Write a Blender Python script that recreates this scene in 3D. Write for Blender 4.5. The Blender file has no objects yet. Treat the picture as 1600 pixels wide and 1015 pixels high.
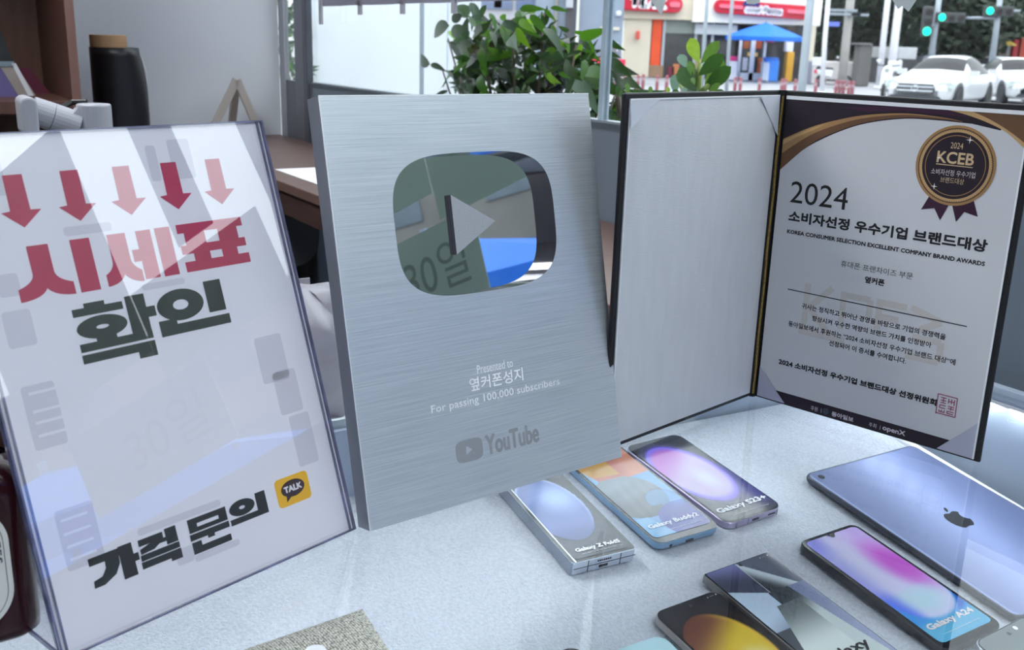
import bpy, math, random
from mathutils import Vector, Matrix
R_ = random.Random(7)
scene = bpy.context.scene
COL = scene.collection

# ------------------------------------------------------------------ camera
FPX = 1562.37
CAMZ = 0.341
cR = Vector((0.99954629, 0.00822208, 0.02897614))
cU = Vector((-0.03012008, 0.27285293, 0.96158414))
cF = Vector((0.0, 0.96202062, -0.27297679))
cam = bpy.data.cameras.new('camera')
cam.sensor_fit = 'HORIZONTAL'
cam.sensor_width = 36.0
cam.lens = 36.0 * FPX / 1600.0
cam.clip_start = 0.05
cam.clip_end = 400
cam.dof.use_dof = True
cam.dof.focus_distance = 0.86
cam.dof.aperture_fstop = 15.0
cam_o = bpy.data.objects.new('camera', cam)
COL.objects.link(cam_o)
cam_o.matrix_world = Matrix(((cR.x, cU.x, -cF.x, 0), (cR.y, cU.y, -cF.y, 0), (cR.z, cU.z, -cF.z, CAMZ), (0, 0, 0, 1)))
scene.camera = cam_o

# ------------------------------------------------------------------ sky, exposure
vs = scene.view_settings
vs.view_transform = 'Standard'
vs.look = 'None'
vs.gamma = 1.0
vs.use_curve_mapping = False
vs.exposure = 0.46
SKY_H, SKY_Z = 1.1, 4.0          # overcast sky: horizon and zenith radiance
world = bpy.data.worlds.new('overcast_sky')
scene.world = world
world.use_nodes = True
nt = world.node_tree
nt.nodes.clear()
wo = nt.nodes.new('ShaderNodeOutputWorld')
bg = nt.nodes.new('ShaderNodeBackground')
tc = nt.nodes.new('ShaderNodeTexCoord')
sx = nt.nodes.new('ShaderNodeSeparateXYZ')
mr = nt.nodes.new('ShaderNodeMapRange')
mr.inputs['From Min'].default_value = 0.0
mr.inputs['From Max'].default_value = 1.0
mr.inputs['To Min'].default_value = SKY_H
mr.inputs['To Max'].default_value = SKY_Z
nt.links.new(tc.outputs['Generated'], sx.inputs[0])
nt.links.new(sx.outputs['Z'], mr.inputs['Value'])
nt.links.new(mr.outputs[0], bg.inputs['Strength'])
bg.inputs['Color'].default_value = (0.86, 0.94, 1.0, 1)
nt.links.new(bg.outputs[0], wo.inputs['Surface'])

# ------------------------------------------------------------------ measuring helpers
TH = 0.57                                             # the shop is turned 0.57 rad
eu = Vector((math.cos(TH), math.sin(TH), 0))          # across the counter, towards the window
ev = Vector((-math.sin(TH), math.cos(TH), 0))         # along the window, away
ez = Vector((0, 0, 1))
C0 = Vector((0, 0, CAMZ))
def UV(u, v, z): return eu * u + ev * v + ez * z
def ray(px, py): return cF + cR * ((px - 800) / FPX) - cU * ((py - 507.5) / FPX)
def at_d(px, py, d): return C0 + ray(px, py) * d      # at a depth in front of the camera
def hit(px, py, o, n):
    d = ray(px, py)
    return C0 + d * ((o - C0).dot(n) / d.dot(n))
def at_z(px, py, z): return hit(px, py, ez * z, ez)
def at_u(px, py, u): return hit(px, py, eu * u, eu)
def at_v(px, py, v): return hit(px, py, ev * v, ev)
SHOP = Matrix.Rotation(TH, 4, 'Z')

def frame(x, y, a, lean):                             # a sheet standing on the glass: x along, y up, z out of its face
    e = Vector((math.cos(a), math.sin(a), 0))
    b = Vector((-math.sin(a), math.cos(a), 0))
    up = ez * math.cos(lean) + b * math.sin(lean)
    n = e.cross(up)
    return Matrix(((e.x, up.x, n.x, x), (e.y, up.y, n.y, y), (e.z, up.z, n.z, 0), (0, 0, 0, 1)))
def basis(o, x, y, z):
    return Matrix(((x[0], y[0], z[0], o[0]), (x[1], y[1], z[1], o[1]), (x[2], y[2], z[2], o[2]), (0, 0, 0, 1)))
FELT = basis((0.25, 0.8, -0.1091), (0.99741, 0, -0.07190), (0.00856, 0.99288, 0.11878), (0.07138, -0.11909, 0.99031))

# ------------------------------------------------------------------ materials
def lin(c):
    c = c / 255.0
    return c / 12.92 if c <= 0.04045 else ((c + 0.055) / 1.055) ** 2.4
def S(r, g, b): return (lin(r), lin(g), lin(b), 1.0)
MATS = {}
def M(name, col, rough=0.5, metal=0.0, noise=None, bump=None, coat=0.0, spec=0.5, stretch=None, emit=None, aniso=0.0, sub=None, trans=None):
    if name in MATS: return MATS[name]
    m = bpy.data.materials.new(name)
    m.use_nodes = True
    t = m.node_tree
    p = t.nodes['Principled BSDF']
    p.inputs['Base Color'].default_value = col
    p.inputs['Roughness'].default_value = rough
    p.inputs['Metallic'].default_value = metal
    p.inputs['Coat Weight'].default_value = coat
    p.inputs['Specular IOR Level'].default_value = spec
    p.inputs['Anisotropic'].default_value = aniso
    if emit:
        p.inputs['Emission Color'].default_value = emit[0]
        p.inputs['Emission Strength'].default_value = emit[1]
    vec = None
    if noise or bump:
        tcn = t.nodes.new('ShaderNodeTexCoord')
        mp = t.nodes.new('ShaderNodeMapping')
        t.links.new(tcn.outputs['Object'], mp.inputs['Vector'])
        if stretch: mp.inputs['Scale'].default_value = stretch
        vec = mp.outputs[0]
    if noise:                                          # noise = (scale, amount, second colour or None)
        n = t.nodes.new('ShaderNodeTexNoise')
        n.inputs['Scale'].default_value = noise[0]
        n.inputs['Detail'].default_value = 5
        t.links.new(vec, n.inputs['Vector'])
        r = t.nodes.new('ShaderNodeValToRGB')
        a = noise[1]
        c2 = noise[2] if len(noise) > 2 else None
        r.color_ramp.elements[0].position = 0.3
        r.color_ramp.elements[1].position = 0.7
        r.color_ramp.elements[0].color = tuple(min(1, c * (1 - a)) for c in col[:3]) + (1,)
        r.color_ramp.elements[1].color = c2 or tuple(min(1, c * (1 + a)) for c in col[:3]) + (1,)
        t.links.new(n.outputs['Fac'], r.inputs['Fac'])
        t.links.new(r.outputs[0], p.inputs['Base Color'])
    if bump:                                           # bump = (scale, strength, distance)
        n2 = t.nodes.new('ShaderNodeTexNoise')
        n2.inputs['Scale'].default_value = bump[0]
        n2.inputs['Detail'].default_value = 6
        t.links.new(vec, n2.inputs['Vector'])
        b = t.nodes.new('ShaderNodeBump')
        b.inputs['Strength'].default_value = bump[1]
        b.inputs['Distance'].default_value = bump[2]
        t.links.new(n2.outputs['Fac'], b.inputs['Height'])
        t.links.new(b.outputs[0], p.inputs['Normal'])
    if trans:                                          # diffuse light passes through (leaves, film, thin cloth)
        tr = t.nodes.new('ShaderNodeBsdfTranslucent')
        tr.inputs['Color'].default_value = trans[0]
        mx = t.nodes.new('ShaderNodeMixShader')
        mx.inputs[0].default_value = trans[1]
        t.links.new(p.outputs[0], mx.inputs[1])
        t.links.new(tr.outputs[0], mx.inputs[2])
        t.links.new(mx.outputs[0], t.nodes['Material Output'].inputs['Surface'])
    MATS[name] = m
    return m
def MG(name, tint=(1, 1, 1, 1), f0=0.04, rough=0.0, graze=1.0):    # clear sheet: straight transmission and a Schlick reflection
    if name in MATS: return MATS[name]
    m = bpy.data.materials.new(name)
    m.use_nodes = True
    t = m.node_tree
    t.nodes.remove(t.nodes['Principled BSDF'])
    tr = t.nodes.new('ShaderNodeBsdfTransparent')
    tr.inputs[0].default_value = tint
    gl = t.nodes.new('ShaderNodeBsdfGlossy')
    gl.inputs['Roughness'].default_value = rough
    lw = t.nodes.new('ShaderNodeLayerWeight')
    lw.inputs[0].default_value = 0.5
    pw = t.nodes.new('ShaderNodeMath'); pw.operation = 'POWER'; pw.inputs[1].default_value = 5
    ma = t.nodes.new('ShaderNodeMath'); ma.operation = 'MULTIPLY_ADD'; ma.inputs[1].default_value = (1 - f0) * graze; ma.inputs[2].default_value = f0
    mx = t.nodes.new('ShaderNodeMixShader')
    t.links.new(lw.outputs['Facing'], pw.inputs[0])
    t.links.new(pw.outputs[0], ma.inputs[0])
    t.links.new(ma.outputs[0], mx.inputs[0])
    t.links.new(tr.outputs[0], mx.inputs[1])
    t.links.new(gl.outputs[0], mx.inputs[2])
    t.links.new(mx.outputs[0], t.nodes['Material Output'].inputs['Surface'])
    MATS[name] = m
    return m
def MV(name, rough=0.25, coat=0.0):                     # printed picture: colours from the mesh's colour attribute
    m = bpy.data.materials.new(name)
    m.use_nodes = True
    t = m.node_tree
    p = t.nodes['Principled BSDF']
    a = t.nodes.new('ShaderNodeAttribute')
    a.attribute_name = 'print'
    t.links.new(a.outputs['Color'], p.inputs['Base Color'])
    p.inputs['Roughness'].default_value = rough
    p.inputs['Coat Weight'].default_value = coat
    return m

# ------------------------------------------------------------------ mesh building
class MB:
    def __init__(s): s.v = []; s.f = []
    def add(s, vs_, fs):
        k = len(s.v)
        s.v += [tuple(p) for p in vs_]
        s.f += [tuple(i + k for i in f) for f in fs]
        return s
    def box(s, x0, y0, z0, x1, y1, z1):
        return s.add([(x0, y0, z0), (x1, y0, z0), (x1, y1, z0), (x0, y1, z0), (x0, y0, z1), (x1, y0, z1), (x1, y1, z1), (x0, y1, z1)],
                     [(0, 3, 2, 1), (4, 5, 6, 7), (0, 1, 5, 4), (1, 2, 6, 5), (2, 3, 7, 6), (3, 0, 4, 7)])
    def prism(s, poly, z0, z1):
        n = len(poly)
        return s.add([(x, y, z0) for x, y in poly] + [(x, y, z1) for x, y in poly],
                     [tuple(range(n - 1, -1, -1)), tuple(range(n, 2 * n))] + [(i, (i + 1) % n, n + (i + 1) % n, n + i) for i in range(n)])
    def flat(s, poly, z):
        return s.add([(x, y, z) for x, y in poly], [tuple(range(len(poly)))])
    def ringflat(s, outer, inner, z):
        n = len(outer)
        return s.add([(x, y, z) for x, y in outer] + [(x, y, z) for x, y in inner], [(i, (i + 1) % n, n + (i + 1) % n, n + i) for i in range(n)])
    def stack(s, rings, cap0=True, cap1=True):         # rings of equal length, joined
        n = len(rings[0])
        fs = []
        for k in range(len(rings) - 1):
            for i in range(n):
                fs.append((k * n + i, k * n + (i + 1) % n, (k + 1) * n + (i + 1) % n, (k + 1) * n + i))
        if cap0: fs.append(tuple(range(n - 1, -1, -1)))
        if cap1: fs.append(tuple(range((len(rings) - 1) * n, len(rings) * n)))
        return s.add([p for r in rings for p in r], fs)
    def tube(s, path, rad, seg=10, caps=True):
        path = [Vector(p) for p in path]
        if not isinstance(rad, (list, tuple)): rad = [rad] * len(path)
        rings = []
        for i, p in enumerate(path):
            d = (path[min(i + 1, len(path) - 1)] - path[max(i - 1, 0)]).normalized()
            a = Vector((0, 0, 1)) if abs(d.z) < 0.9 else Vector((1, 0, 0))
            x = d.cross(a).normalized(); y = d.cross(x)
            rings.append([tuple(p + (x * math.cos(2 * math.pi * k / seg) - y * math.sin(2 * math.pi * k / seg)) * rad[i]) for k in range(seg)])
        return s.stack(rings, caps, caps)
    def lathe(s, prof, seg=24, o=(0, 0, 0)):
        return s.stack([[(o[0] + r * math.cos(2 * math.pi * k / seg), o[1] + r * math.sin(2 * math.pi * k / seg), o[2] + z) for k in range(seg)] for r, z in prof])
    def grid(s, fn, nu, nv):
        k = len(s.v)
        for j in range(nv + 1):
            for i in range(nu + 1): s.v.append(tuple(fn(i / nu, j / nv)))
        for j in range(nv):
            for i in range(nu):
                a = k + j * (nu + 1) + i
                s.f.append((a, a + 1, a + nu + 2, a + nu + 1))
        return s
    def mesh(s, name, mat, smooth=False):
        me = bpy.data.meshes.new(name)
        me.from_pydata(s.v, [], s.f)
        if mat: me.materials.append(mat)
        if smooth:
            for p in me.polygons: p.use_smooth = True
        me.update()
        return me
    def build(s, name, mat, parent=None, smooth=False, bevel=0, mtx=None, label=None, seg=2):
        return obj(name, s.mesh(name, mat, smooth), parent, bevel, mtx, label, seg)
def obj(name, me, parent=None, bevel=0, mtx=None, label=None, seg=2):
    o = bpy.data.objects.new(name, me)
    COL.objects.link(o)
    if parent: o.parent = parent
    if mtx is not None: o.matrix_local = mtx
    if bevel:
        b = o.modifiers.new('bevel', 'BEVEL'); b.width = bevel; b.segments = seg; b.limit_method = 'ANGLE'
        b.harden_normals = False
    if label: o['label'] = label
    return o
def empty(name, mtx, label, cat, group=None):
    o = bpy.data.objects.new(name, None)
    o.empty_display_size = 0.05
    COL.objects.link(o)
    o.matrix_world = mtx
    return tag(o, label, cat, group)
def tag(o, label, cat, group=None, kind=None):
    o['label'] = label; o['category'] = cat
    if group: o['group'] = group
    if kind: o['kind'] = kind
    return o
def struct(o, label=None, cat=None):
    o['kind'] = 'structure'
    if label: o['label'] = label
    if cat: o['category'] = cat
    return o
def T(x, y, z): return Matrix.Translation((x, y, z))
def RZ(a): return Matrix.Rotation(a, 4, 'Z')
def RX(a): return Matrix.Rotation(a, 4, 'X')
def RY(a): return Matrix.Rotation(a, 4, 'Y')

def rrect(w, h, r, n=6, cx=0, cy=0):                   # rounded rectangle, counter-clockwise
    pts = []
    for (sx_, sy_, a0) in ((1, -1, -90), (1, 1, 0), (-1, 1, 90), (-1, -1, 180)):
        for k in range(n + 1):
            a = math.radians(a0 + 90 * k / n)
            pts.append((cx + sx_ * (w / 2 - r) + r * math.cos(a), cy + sy_ * (h / 2 - r) + r * math.sin(a)))
    return pts
def ellipse(cx, cy, rx, ry, n=32):
    return [(cx + rx * math.cos(2 * math.pi * k / n), cy + ry * math.sin(2 * math.pi * k / n)) for k in range(n)]

# lettering: flat print, fitted to a box (x0, y0, x1, y1) in the parent's plane
TEXTCACHE = {}
def text_mesh(body):
    if body not in TEXTCACHE:
        c = bpy.data.curves.new('lettering', 'FONT')
        c.body = body
        c.resolution_u = 2 if len(body) > 12 else 4
        o = bpy.data.objects.new('lettering', c)
        COL.objects.link(o)
        dg = bpy.context.evaluated_depsgraph_get()
        me = bpy.data.meshes.new_from_object(o.evaluated_get(dg))
        TEXTCACHE[body] = ([tuple(v.co) for v in me.vertices], [tuple(p.vertices) for p in me.polygons])
        bpy.data.objects.remove(o)
        bpy.data.curves.remove(c)
        bpy.data.meshes.remove(me)
    return TEXTCACHE[body]
def lettering(name, body, box, mat, parent, z, bold=0.0, label=None, flip=False, slant=0.0):
    vs_, fs = text_mesh(body)
    x0, y0, x1, y1 = box
    a0 = min(v[0] for v in vs_); a1 = max(v[0] for v in vs_); b0 = min(v[1] for v in vs_); b1 = max(v[1] for v in vs_)
    sx_ = (x1 - x0 - 2 * bold) / (a1 - a0); sy_ = (y1 - y0 - 2 * bold) / (b1 - b0)
    offs = [(0, 0)] if not bold else [(0, 0), (bold, 0), (-bold, 0), (0, bold), (0, -bold), (bold * .7, bold * .7), (-bold * .7, bold * .7), (bold * .7, -bold * .7), (-bold * .7, -bold * .7)]
    mb = MB()
    for k, (dx, dy) in enumerate(offs):
        pts = [(x0 + bold + (v[0] - a0) * sx_ + dx + slant * (v[1] - b0) * sy_, y0 + bold + (v[1] - b0) * sy_ + dy, z + k * 1e-6) for v in vs_]
        if flip: pts = [(x0 + x1 - p[0], p[1], p[2]) for p in pts]
        mb.add(pts, fs)
    return mb.build(name, mat, parent, label=label)

def strokes(lines, th):                                # thick straight strokes as quads: list of polylines
    out = []
    for pl in lines:
        for (xa, ya), (xb, yb) in zip(pl[:-1], pl[1:]):
            d = math.hypot(xb - xa, yb - ya); nx, ny = -(yb - ya) / d * th / 2, (xb - xa) / d * th / 2
            out.append([(xa + nx, ya + ny), (xa - nx, ya - ny), (xb - nx, yb - ny), (xb + nx, yb + ny)])
    return out

# ================================================================== the room
m_wall = M('wall paint', S(214, 218, 226), 0.85, noise=(3, 0.03), bump=(180, 0.05, 0.002))
m_ceil = M('ceiling paint', S(225, 226, 228), 0.9, noise=(2, 0.02))
m_floor = M('dark wood floor', S(70, 52, 46), 0.5, noise=(6, 0.35), stretch=(1, 9, 1))
m_alu = M('window aluminium', S(120, 122, 130), 0.42, 0.6, noise=(20, 0.05))
m_band = M('frosted grey film', S(118, 128, 138), 0.55, noise=(2.5, 0.06), trans=(S(150, 162, 175), 0.3))
m_pane = MG('window glass', (0.985, 0.995, 0.99, 1), 0.035)
m_white_film = M('white hoarding paint', S(206, 210, 215), 0.8, noise=(1.5, 0.02))
m_grey = M('grey silicone', S(120, 132, 142), 0.5, noise=(30, 0.06))

fl = MB().box(-3, -3, -1.05, 1.05, 2.96, -1.0).build('floor', m_floor, mtx=SHOP); struct(fl, 'dark brown wood floor of the shop', 'floor')
ce = MB().box(-3, -3, 1.65, 1.2, 3.06, 1.72).build('ceiling', m_ceil, mtx=SHOP); struct(ce, 'white shop ceiling', 'ceiling')
w = MB().box(-3, 2.96, -1.0, 1.05, 3.06, 1.65).build('wall_back', m_wall, mtx=SHOP); struct(w, 'pale grey painted wall behind the wooden shelf', 'wall')
w = MB().box(-3.1, -3, -1.0, -3, 3.06, 1.65).build('wall_left', m_wall, mtx=SHOP); struct(w, 'pale grey side wall out of view', 'wall')
w = MB().box(-3.1, -3.1, -1.0, 1.05, -3, 1.65).build('wall_front', m_wall, mtx=SHOP); struct(w, 'pale grey wall behind the camera', 'wall')
w = MB().box(1.052, -3, -1.15, 1.072, 2.70, 0.212).build('wall_right', m_band, mtx=SHOP); struct(w, 'grey frosted lower band under the shop window', 'wall')

win = bpy.data.objects.new('window_1', None); COL.objects.link(win); win.matrix_world = SHOP
struct(win, 'large shop window with aluminium frame and clear panes', 'window')
for (v0, v1) in ((-2.9, -0.9), (-0.86, 0.14), (0.24, 1.380), (1.392, 2.70)):
    MB().box(1.056, v0, 0.212, 1.064, v1, 1.65).build('pane', m_pane, win)
MB().box(1.053, 1.380, 0.05, 1.067, 1.392, 1.65).build('joint', M('glass edge', S(150, 168, 180), 0.2, noise=(8, 0.2), coat=0.5), win, label='pale grey glass edge joint between two panes')
MB().box(1.035, 0.14, 0.212, 1.085, 0.24, 1.65).build('mullion', m_alu, win, bevel=0.004)
MB().box(1.035, -0.90, 0.212, 1.085, -0.86, 1.65).build('mullion', m_alu, win, bevel=0.004)
MB().box(1.052, -2.9, 0.200, 1.074, 2.70, 0.216).build('sill', M('window sill grey', S(128, 138, 146), 0.4, noise=(12, .05)), win)
# the corner frame beside the wall, two narrow panes
vx = [at_u(px, 60, 1.05).dot(ev) for px in (438, 443, 460, 474, 479, 487)]
MB().box(1.05, vx[1], -1.0, 1.066, 2.96, 1.65).build('corner_post', M('light aluminium', S(165, 168, 176), 0.4, 0.5, noise=(20, .05)), win, bevel=0.003)
MB().box(1.048, vx[3], -1.0, 1.066, vx[2], 1.65).build('mullion', m_alu, win, bevel=0.003)
MB().box(1.046, vx[3] - 0.03, -1.0, 1.066, vx[3] - 0.004, 1.65).build('mullion', M('dark aluminium', S(92, 94, 104), 0.4, 0.5, noise=(20, .05)), win, bevel=0.003)
for (a, b) in ((vx[2], vx[1]), (vx[5], vx[3] - 0.03)):
    MB().box(1.055, a, 0.212, 1.063, b, 1.65).build('pane', m_pane, win)
    MB().box(1.054, a, -1.0, 1.066, b, 0.212).build('lower_panel', M('dark grey panel', S(88, 92, 102), 0.3, noise=(5, .1)), win)
# white film behind the glass with two seams
WB = 1.95                                              # white hoarding standing on the pavement outside
wv = [at_u(px, 80, WB).dot(ev) for px in (486, 655.5, 662.5, 698, 702, 736)]
fm = empty('white_hoarding', SHOP @ T(WB, 0, -1.15), 'large blank white hoarding outside the window, left of the leafy plant', 'hoarding')
for (v0, v1) in ((wv[1], wv[0]), (wv[3], wv[2]), (wv[5], wv[4])): MB().box(0, v0, 0, 0.04, v1, 3.2).build('board', m_white_film, fm)
MB().box(0.003, wv[2], 0, 0.05, wv[1], 3.2).build('post', m_grey, fm)
MB().box(0.003, wv[4], 0, 0.05, wv[3], 3.2).build('post', M('pale post', S(196, 206, 214), 0.6, noise=(30, .05)), fm)

# unseen ceiling lamps, added to brighten the room
for k, (u, v) in enumerate(((0.42, -1.05), (-0.35, 1.75))):
    lamp = empty('added_ceiling_lamp', SHOP @ T(u, v, 1.65), ('flat white ceiling panel lamp added out of view as fill, nearer the camera', 'flat white ceiling panel lamp added out of view as fill, nearer the shelf')[k], 'lamp', 'added ceiling panel lamps')
    MB().box(-0.32, -0.62, -0.03, 0.32, 0.62, 0).build('housing', M('lamp housing', S(235, 235, 235), 0.5, noise=(9, .02)), lamp)
    MB().box(-0.29, -0.59, -0.034, 0.29, 0.59, -0.0301).build('diffuser', M('lamp diffuser', (1, 1, 1, 1), 0.5, noise=(40, .01), emit=((0.96, 0.985, 1.0, 1), 6.5)) if k == 0 else M('lamp diffuser bright', (1, 1, 1, 1), 0.5, noise=(40, .01), emit=((0.96, 0.985, 1.0, 1), 15.0)), lamp)

# things stuck on the window to the right of the camera (seen mirrored in the award)
m_poster = M('grey green poster', S(146, 168, 158), 0.6, noise=(3, .06))
m_poster_t = M('poster dark print', S(104, 122, 114), 0.6, noise=(30, .05))
def win_sheet(name, v0, v1, z0, z1, mat, label, cat, body=None, box=None):
    o = MB().box(0, 0, 0, v1 - v0, z1 - z0, 0.0015).build(name, mat, mtx=basis(UV(1.049, v0, z0), ev, ez, eu))
    tag(o, label, cat)
    if body: lettering('printed_words', body, box, m_poster_t, o, -0.0004)
    return o
win_sheet('window_poster', -0.52, -0.13, 0.265, 0.425, m_poster, 'grey green poster with large numerals low on the window', 'poster', '30일', (0.135, 0.035, 0.345, 0.125))
win_sheet('window_poster', -0.62, -0.235, 0.485, 0.97, m_poster, 'tall grey green poster high on the window', 'poster')
win_sheet('window_poster', -0.23, 0.10, 0.43, 0.60, m_poster, 'wide grey green poster beside the tall one', 'poster')
win_sheet('glare_blocker', -0.085, 0.005, 0.62, 1.6, M('grey glare blocker', S(120, 122, 128), 0.7, noise=(3, .05)), 'narrow grey glare blocker added unseen on the window, darkening a band of the sign glare', 'glare blocker')  # added strip: blocks the sky, leaving a dark band in the sign glare

# grey banner and pennants hanging at the window
m_banner = M('grey banner cloth', S(176, 172, 182), 0.8, noise=(8, .03), trans=(S(214, 212, 222), 0.6))
bn = empty('hanging_banner', SHOP @ T(1.03, 0, 0), 'pale grey banner with small loops hanging across the top of the window', 'banner')
MB().grid(lambda a, b: (0.006 * math.sin(a * 22), 2.563 - a * 1.0, 0.413 + b * 0.5), 60, 4).build('cloth', m_banner, bn, smooth=True).modifiers.new('s', 'SOLIDIFY').thickness = 0.002
for (v, l) in ((2.575, 0.045), (2.325, 0.022), (2.095, 0.022), (1.86, 0.022)):
    MB().box(-0.003, v - 0.008, 0.413 - l, 0.003, v + 0.008, 0.43).build('loop', M('banner loop', S(150, 152, 160), 0.7, noise=(20, .05)), bn)
m_pen = M('grey pennant', S(176, 186, 190), 0.7, noise=(10, .03))
def pennant(pts, label):
    P = [at_u(x, y, 1.04) for x, y in pts]
    b = MB().prism([((p.dot(ev)), p.z) for p in P], 0, 0.001)
    tag(b.build('pennant', m_pen, mtx=basis(eu * 1.04, ev, ez, eu)), label, 'pennant')
pennant([(1021, 6), (1033, 24), (1047, -28), (1000, -28)], 'small grey pointed pennant above the red shop sign')
pennant([(1166, -20), (1166, 6), (1177, 7), (1187, 4), (1187, -20)], 'grey paper tab at the window top above the blue parasol')
pennant([(1392, -4), (1403, 14), (1409, 9), (1419, 18), (1434, -4), (1430, -30), (1394, -30)], 'grey two pointed pennant above the white car')

# ================================================================== the display counter
case = empty('display_counter', SHOP, 'glass topped white display counter with a sloped felt tray inside', 'display case')
m_case = M('case laminate', S(176, 190, 208), 0.35, noise=(4, .03))
m_case_out = M('case outside', S(226, 228, 232), 0.4, noise=(4, .02))
m_glass_top = MG('counter glass', (0.98, 0.99, 0.995, 1), 0.022, graze=0.42)
CU0, CU1, CV0, CV1 = -0.62, 1.0, 0.05, 0.81
MB().box(CU0, CV0, -0.006, CU1 - 0.012, CV1, 0).build('glass_top', m_glass_top, case)
MB().box(CU0, CV0, -1.0, CU1, CV1, -0.40).build('plinth', m_case_out, case)
MB().box(CU1 - 0.012, CV0, -0.40, CU1, CV1, 0.0).build('window_side', m_case, case, bevel=0.001)
MB().box(CU0, CV0, -0.40, CU0 + 0.012, CV1, -0.007).build('side_panel', m_case, case)
MB().box(CU0 + 0.012, CV1 - 0.008, -0.40, CU1 - 0.012, CV1, -0.007).build('back_panel', m_case, case)
MB().box(CU0 + 0.012, CV0, -0.40, CU1 - 0.012, CV0 + 0.008, -0.007).build('front_panel', m_case, case)
MB().box(CU1 - 0.026, CV0 + 0.01, -0.010, CU1 - 0.0125, CV1 - 0.01, -0.0065).build('rail', M('case rail', S(168, 178, 190), 0.3, 0.7, noise=(12, .04)), case, bevel=0.001)
MB().box(CU0, CV1 - 0.001, -0.008, CU1 - 0.012, CV1 + 0.004, 0.001).build('edge_trim', M('pale edge trim', S(190, 200, 205), 0.3, 0.3, noise=(12, .04)), case)
led = empty('led_strip', SHOP @ T(CU1 - 0.0195, 0, -0.0135), 'row of small white leds under the counter rail near the window', 'led strip')
MB().box(-0.006, 0.1, -0.001, 0.006, 0.78, 0.003).build('tape', M('led tape', S(230, 230, 230), 0.5, noise=(9, .02)), led)
m_led = M('led chip', (1, 1, 1, 1), 0.4, noise=(40, .01), emit=((0.86, 0.93, 1.0, 1), 28.0))
me_led = MB().box(-0.004, -0.006, -0.003, 0.004, 0.006, -0.001).mesh('led', m_led)
for k in range(22): obj('led', me_led, led, mtx=T(0, 0.125 + k * 0.03, 0))

# felt tray, sloping towards the front
m_felt = M('white felt', S(204, 210, 220), 0.95, noise=(330, 0.10), bump=(420, 0.9, 0.003), spec=0.1)
FA = 0.53
FB = FELT @ RZ(FA)
def feltz(x, y):
    return 0.0016 * math.sin(x * 31 + 1.2) * math.sin(y * 23) + 0.0004 * math.exp(-((x + 0.215) / 0.004) ** 2) - 0.0022
tray = empty('felt_tray', FB, 'sloping tray board covered in white felt under the counter glass', 'display tray')
MB().grid(lambda a, b: (-0.86 + a * 1.184, -0.40 + b * 0.664, feltz(-0.86 + a * 1.184, -0.40 + b * 0.664)), 90, 50).build('felt_cloth', m_felt, tray, smooth=True)
MB().box(-0.86, -0.40, -0.012, 0.322, 0.25, -0.0052).build('board', M('tray board', S(210, 214, 220), 0.7, noise=(6, .03)), tray)
MB().box(0.316, -0.40, -0.004, 0.3255, 0.25, 0.0025).build('felt_hem', M('bright felt edge', S(240, 243, 246), 0.9, noise=(300, .05), bump=(600, .4, .001)), tray, bevel=0.002)

# ================================================================== acrylic sign holder with price sheet
SG = frame(-0.24623, 0.48551, 0.87927, 0.31732)
k = 0.001
holder = empty('acrylic_sign_holder', SG, 'clear acrylic sign holder leaning back at the left, holding the red arrow sheet', 'sign holder')
m_acr = MG('clear acrylic', (0.985, 0.985, 0.995, 1), 0.175)
m_acr_edge = M('acrylic cut edge', S(112, 116, 150), 0.15, noise=(60, .35), coat=0.6)
SW, SH_ = 0.2162, 0.2972
MB().add([(0, 0, 0.0012), (SW, 0, 0.0012), (SW, SH_, 0.0012), (0, SH_, 0.0012)], [(0, 1, 2, 3)]).build('front_pane', m_acr, holder)
MB().add([(0, 0, -0.0035), (SW, 0, -0.0035), (SW, SH_, -0.0035), (0, SH_, -0.0035)], [(0, 1, 2, 3)]).build('back_pane', MG('clear acrylic back', (0.98, 0.98, 0.99, 1), 0.04), holder)
for (x0, y0, x1, y1) in ((0, 0, 0.0012, SH_), (SW - 0.0012, 0, SW, SH_), (0, 0, SW, 0.0012), (0, SH_ - 0.001, SW, SH_)):
    MB().box(x0, y0, -0.0008, x1, y1, 0.0012).build('front_edge', m_acr_edge, holder)
    MB().box(x0, y0, -0.0045, x1, y1, -0.0022).build('back_edge', m_acr_edge, holder)
MB().box(SW - 0.0046, 0, -0.0042, SW - 0.0036, SH_, 0.0004).build('inner_rib', m_acr_edge, holder)
MB().box(0.0036, 0, -0.0042, 0.0046, SH_, 0.0004).build('inner_rib', m_acr_edge, holder)
# base plate going back along the glass
binv = SG.inverted()
ee = Vector((math.cos(0.87927), math.sin(0.87927), 0)); bb = Vector((-math.sin(0.87927), math.cos(0.87927), 0))
BM = binv @ basis((-0.24623, 0.48551, 0.0003), ee, bb, ez)
MB().box(0, 0.002, 0, SW, 0.075, 0.0025).build('base_plate', MG('clear acrylic base', (0.97, 0.97, 0.985, 1), 0.05), holder, mtx=BM)
MB().box(-0.0002, 0.002, 0, 0.0012, 0.0752, 0.0026).build('base_edge', m_acr_edge, holder, mtx=BM)
MB().box(SW - 0.0012, 0.002, 0, SW + .0002, 0.0752, 0.0026).build('base_edge', m_acr_edge, holder, mtx=BM)

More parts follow.
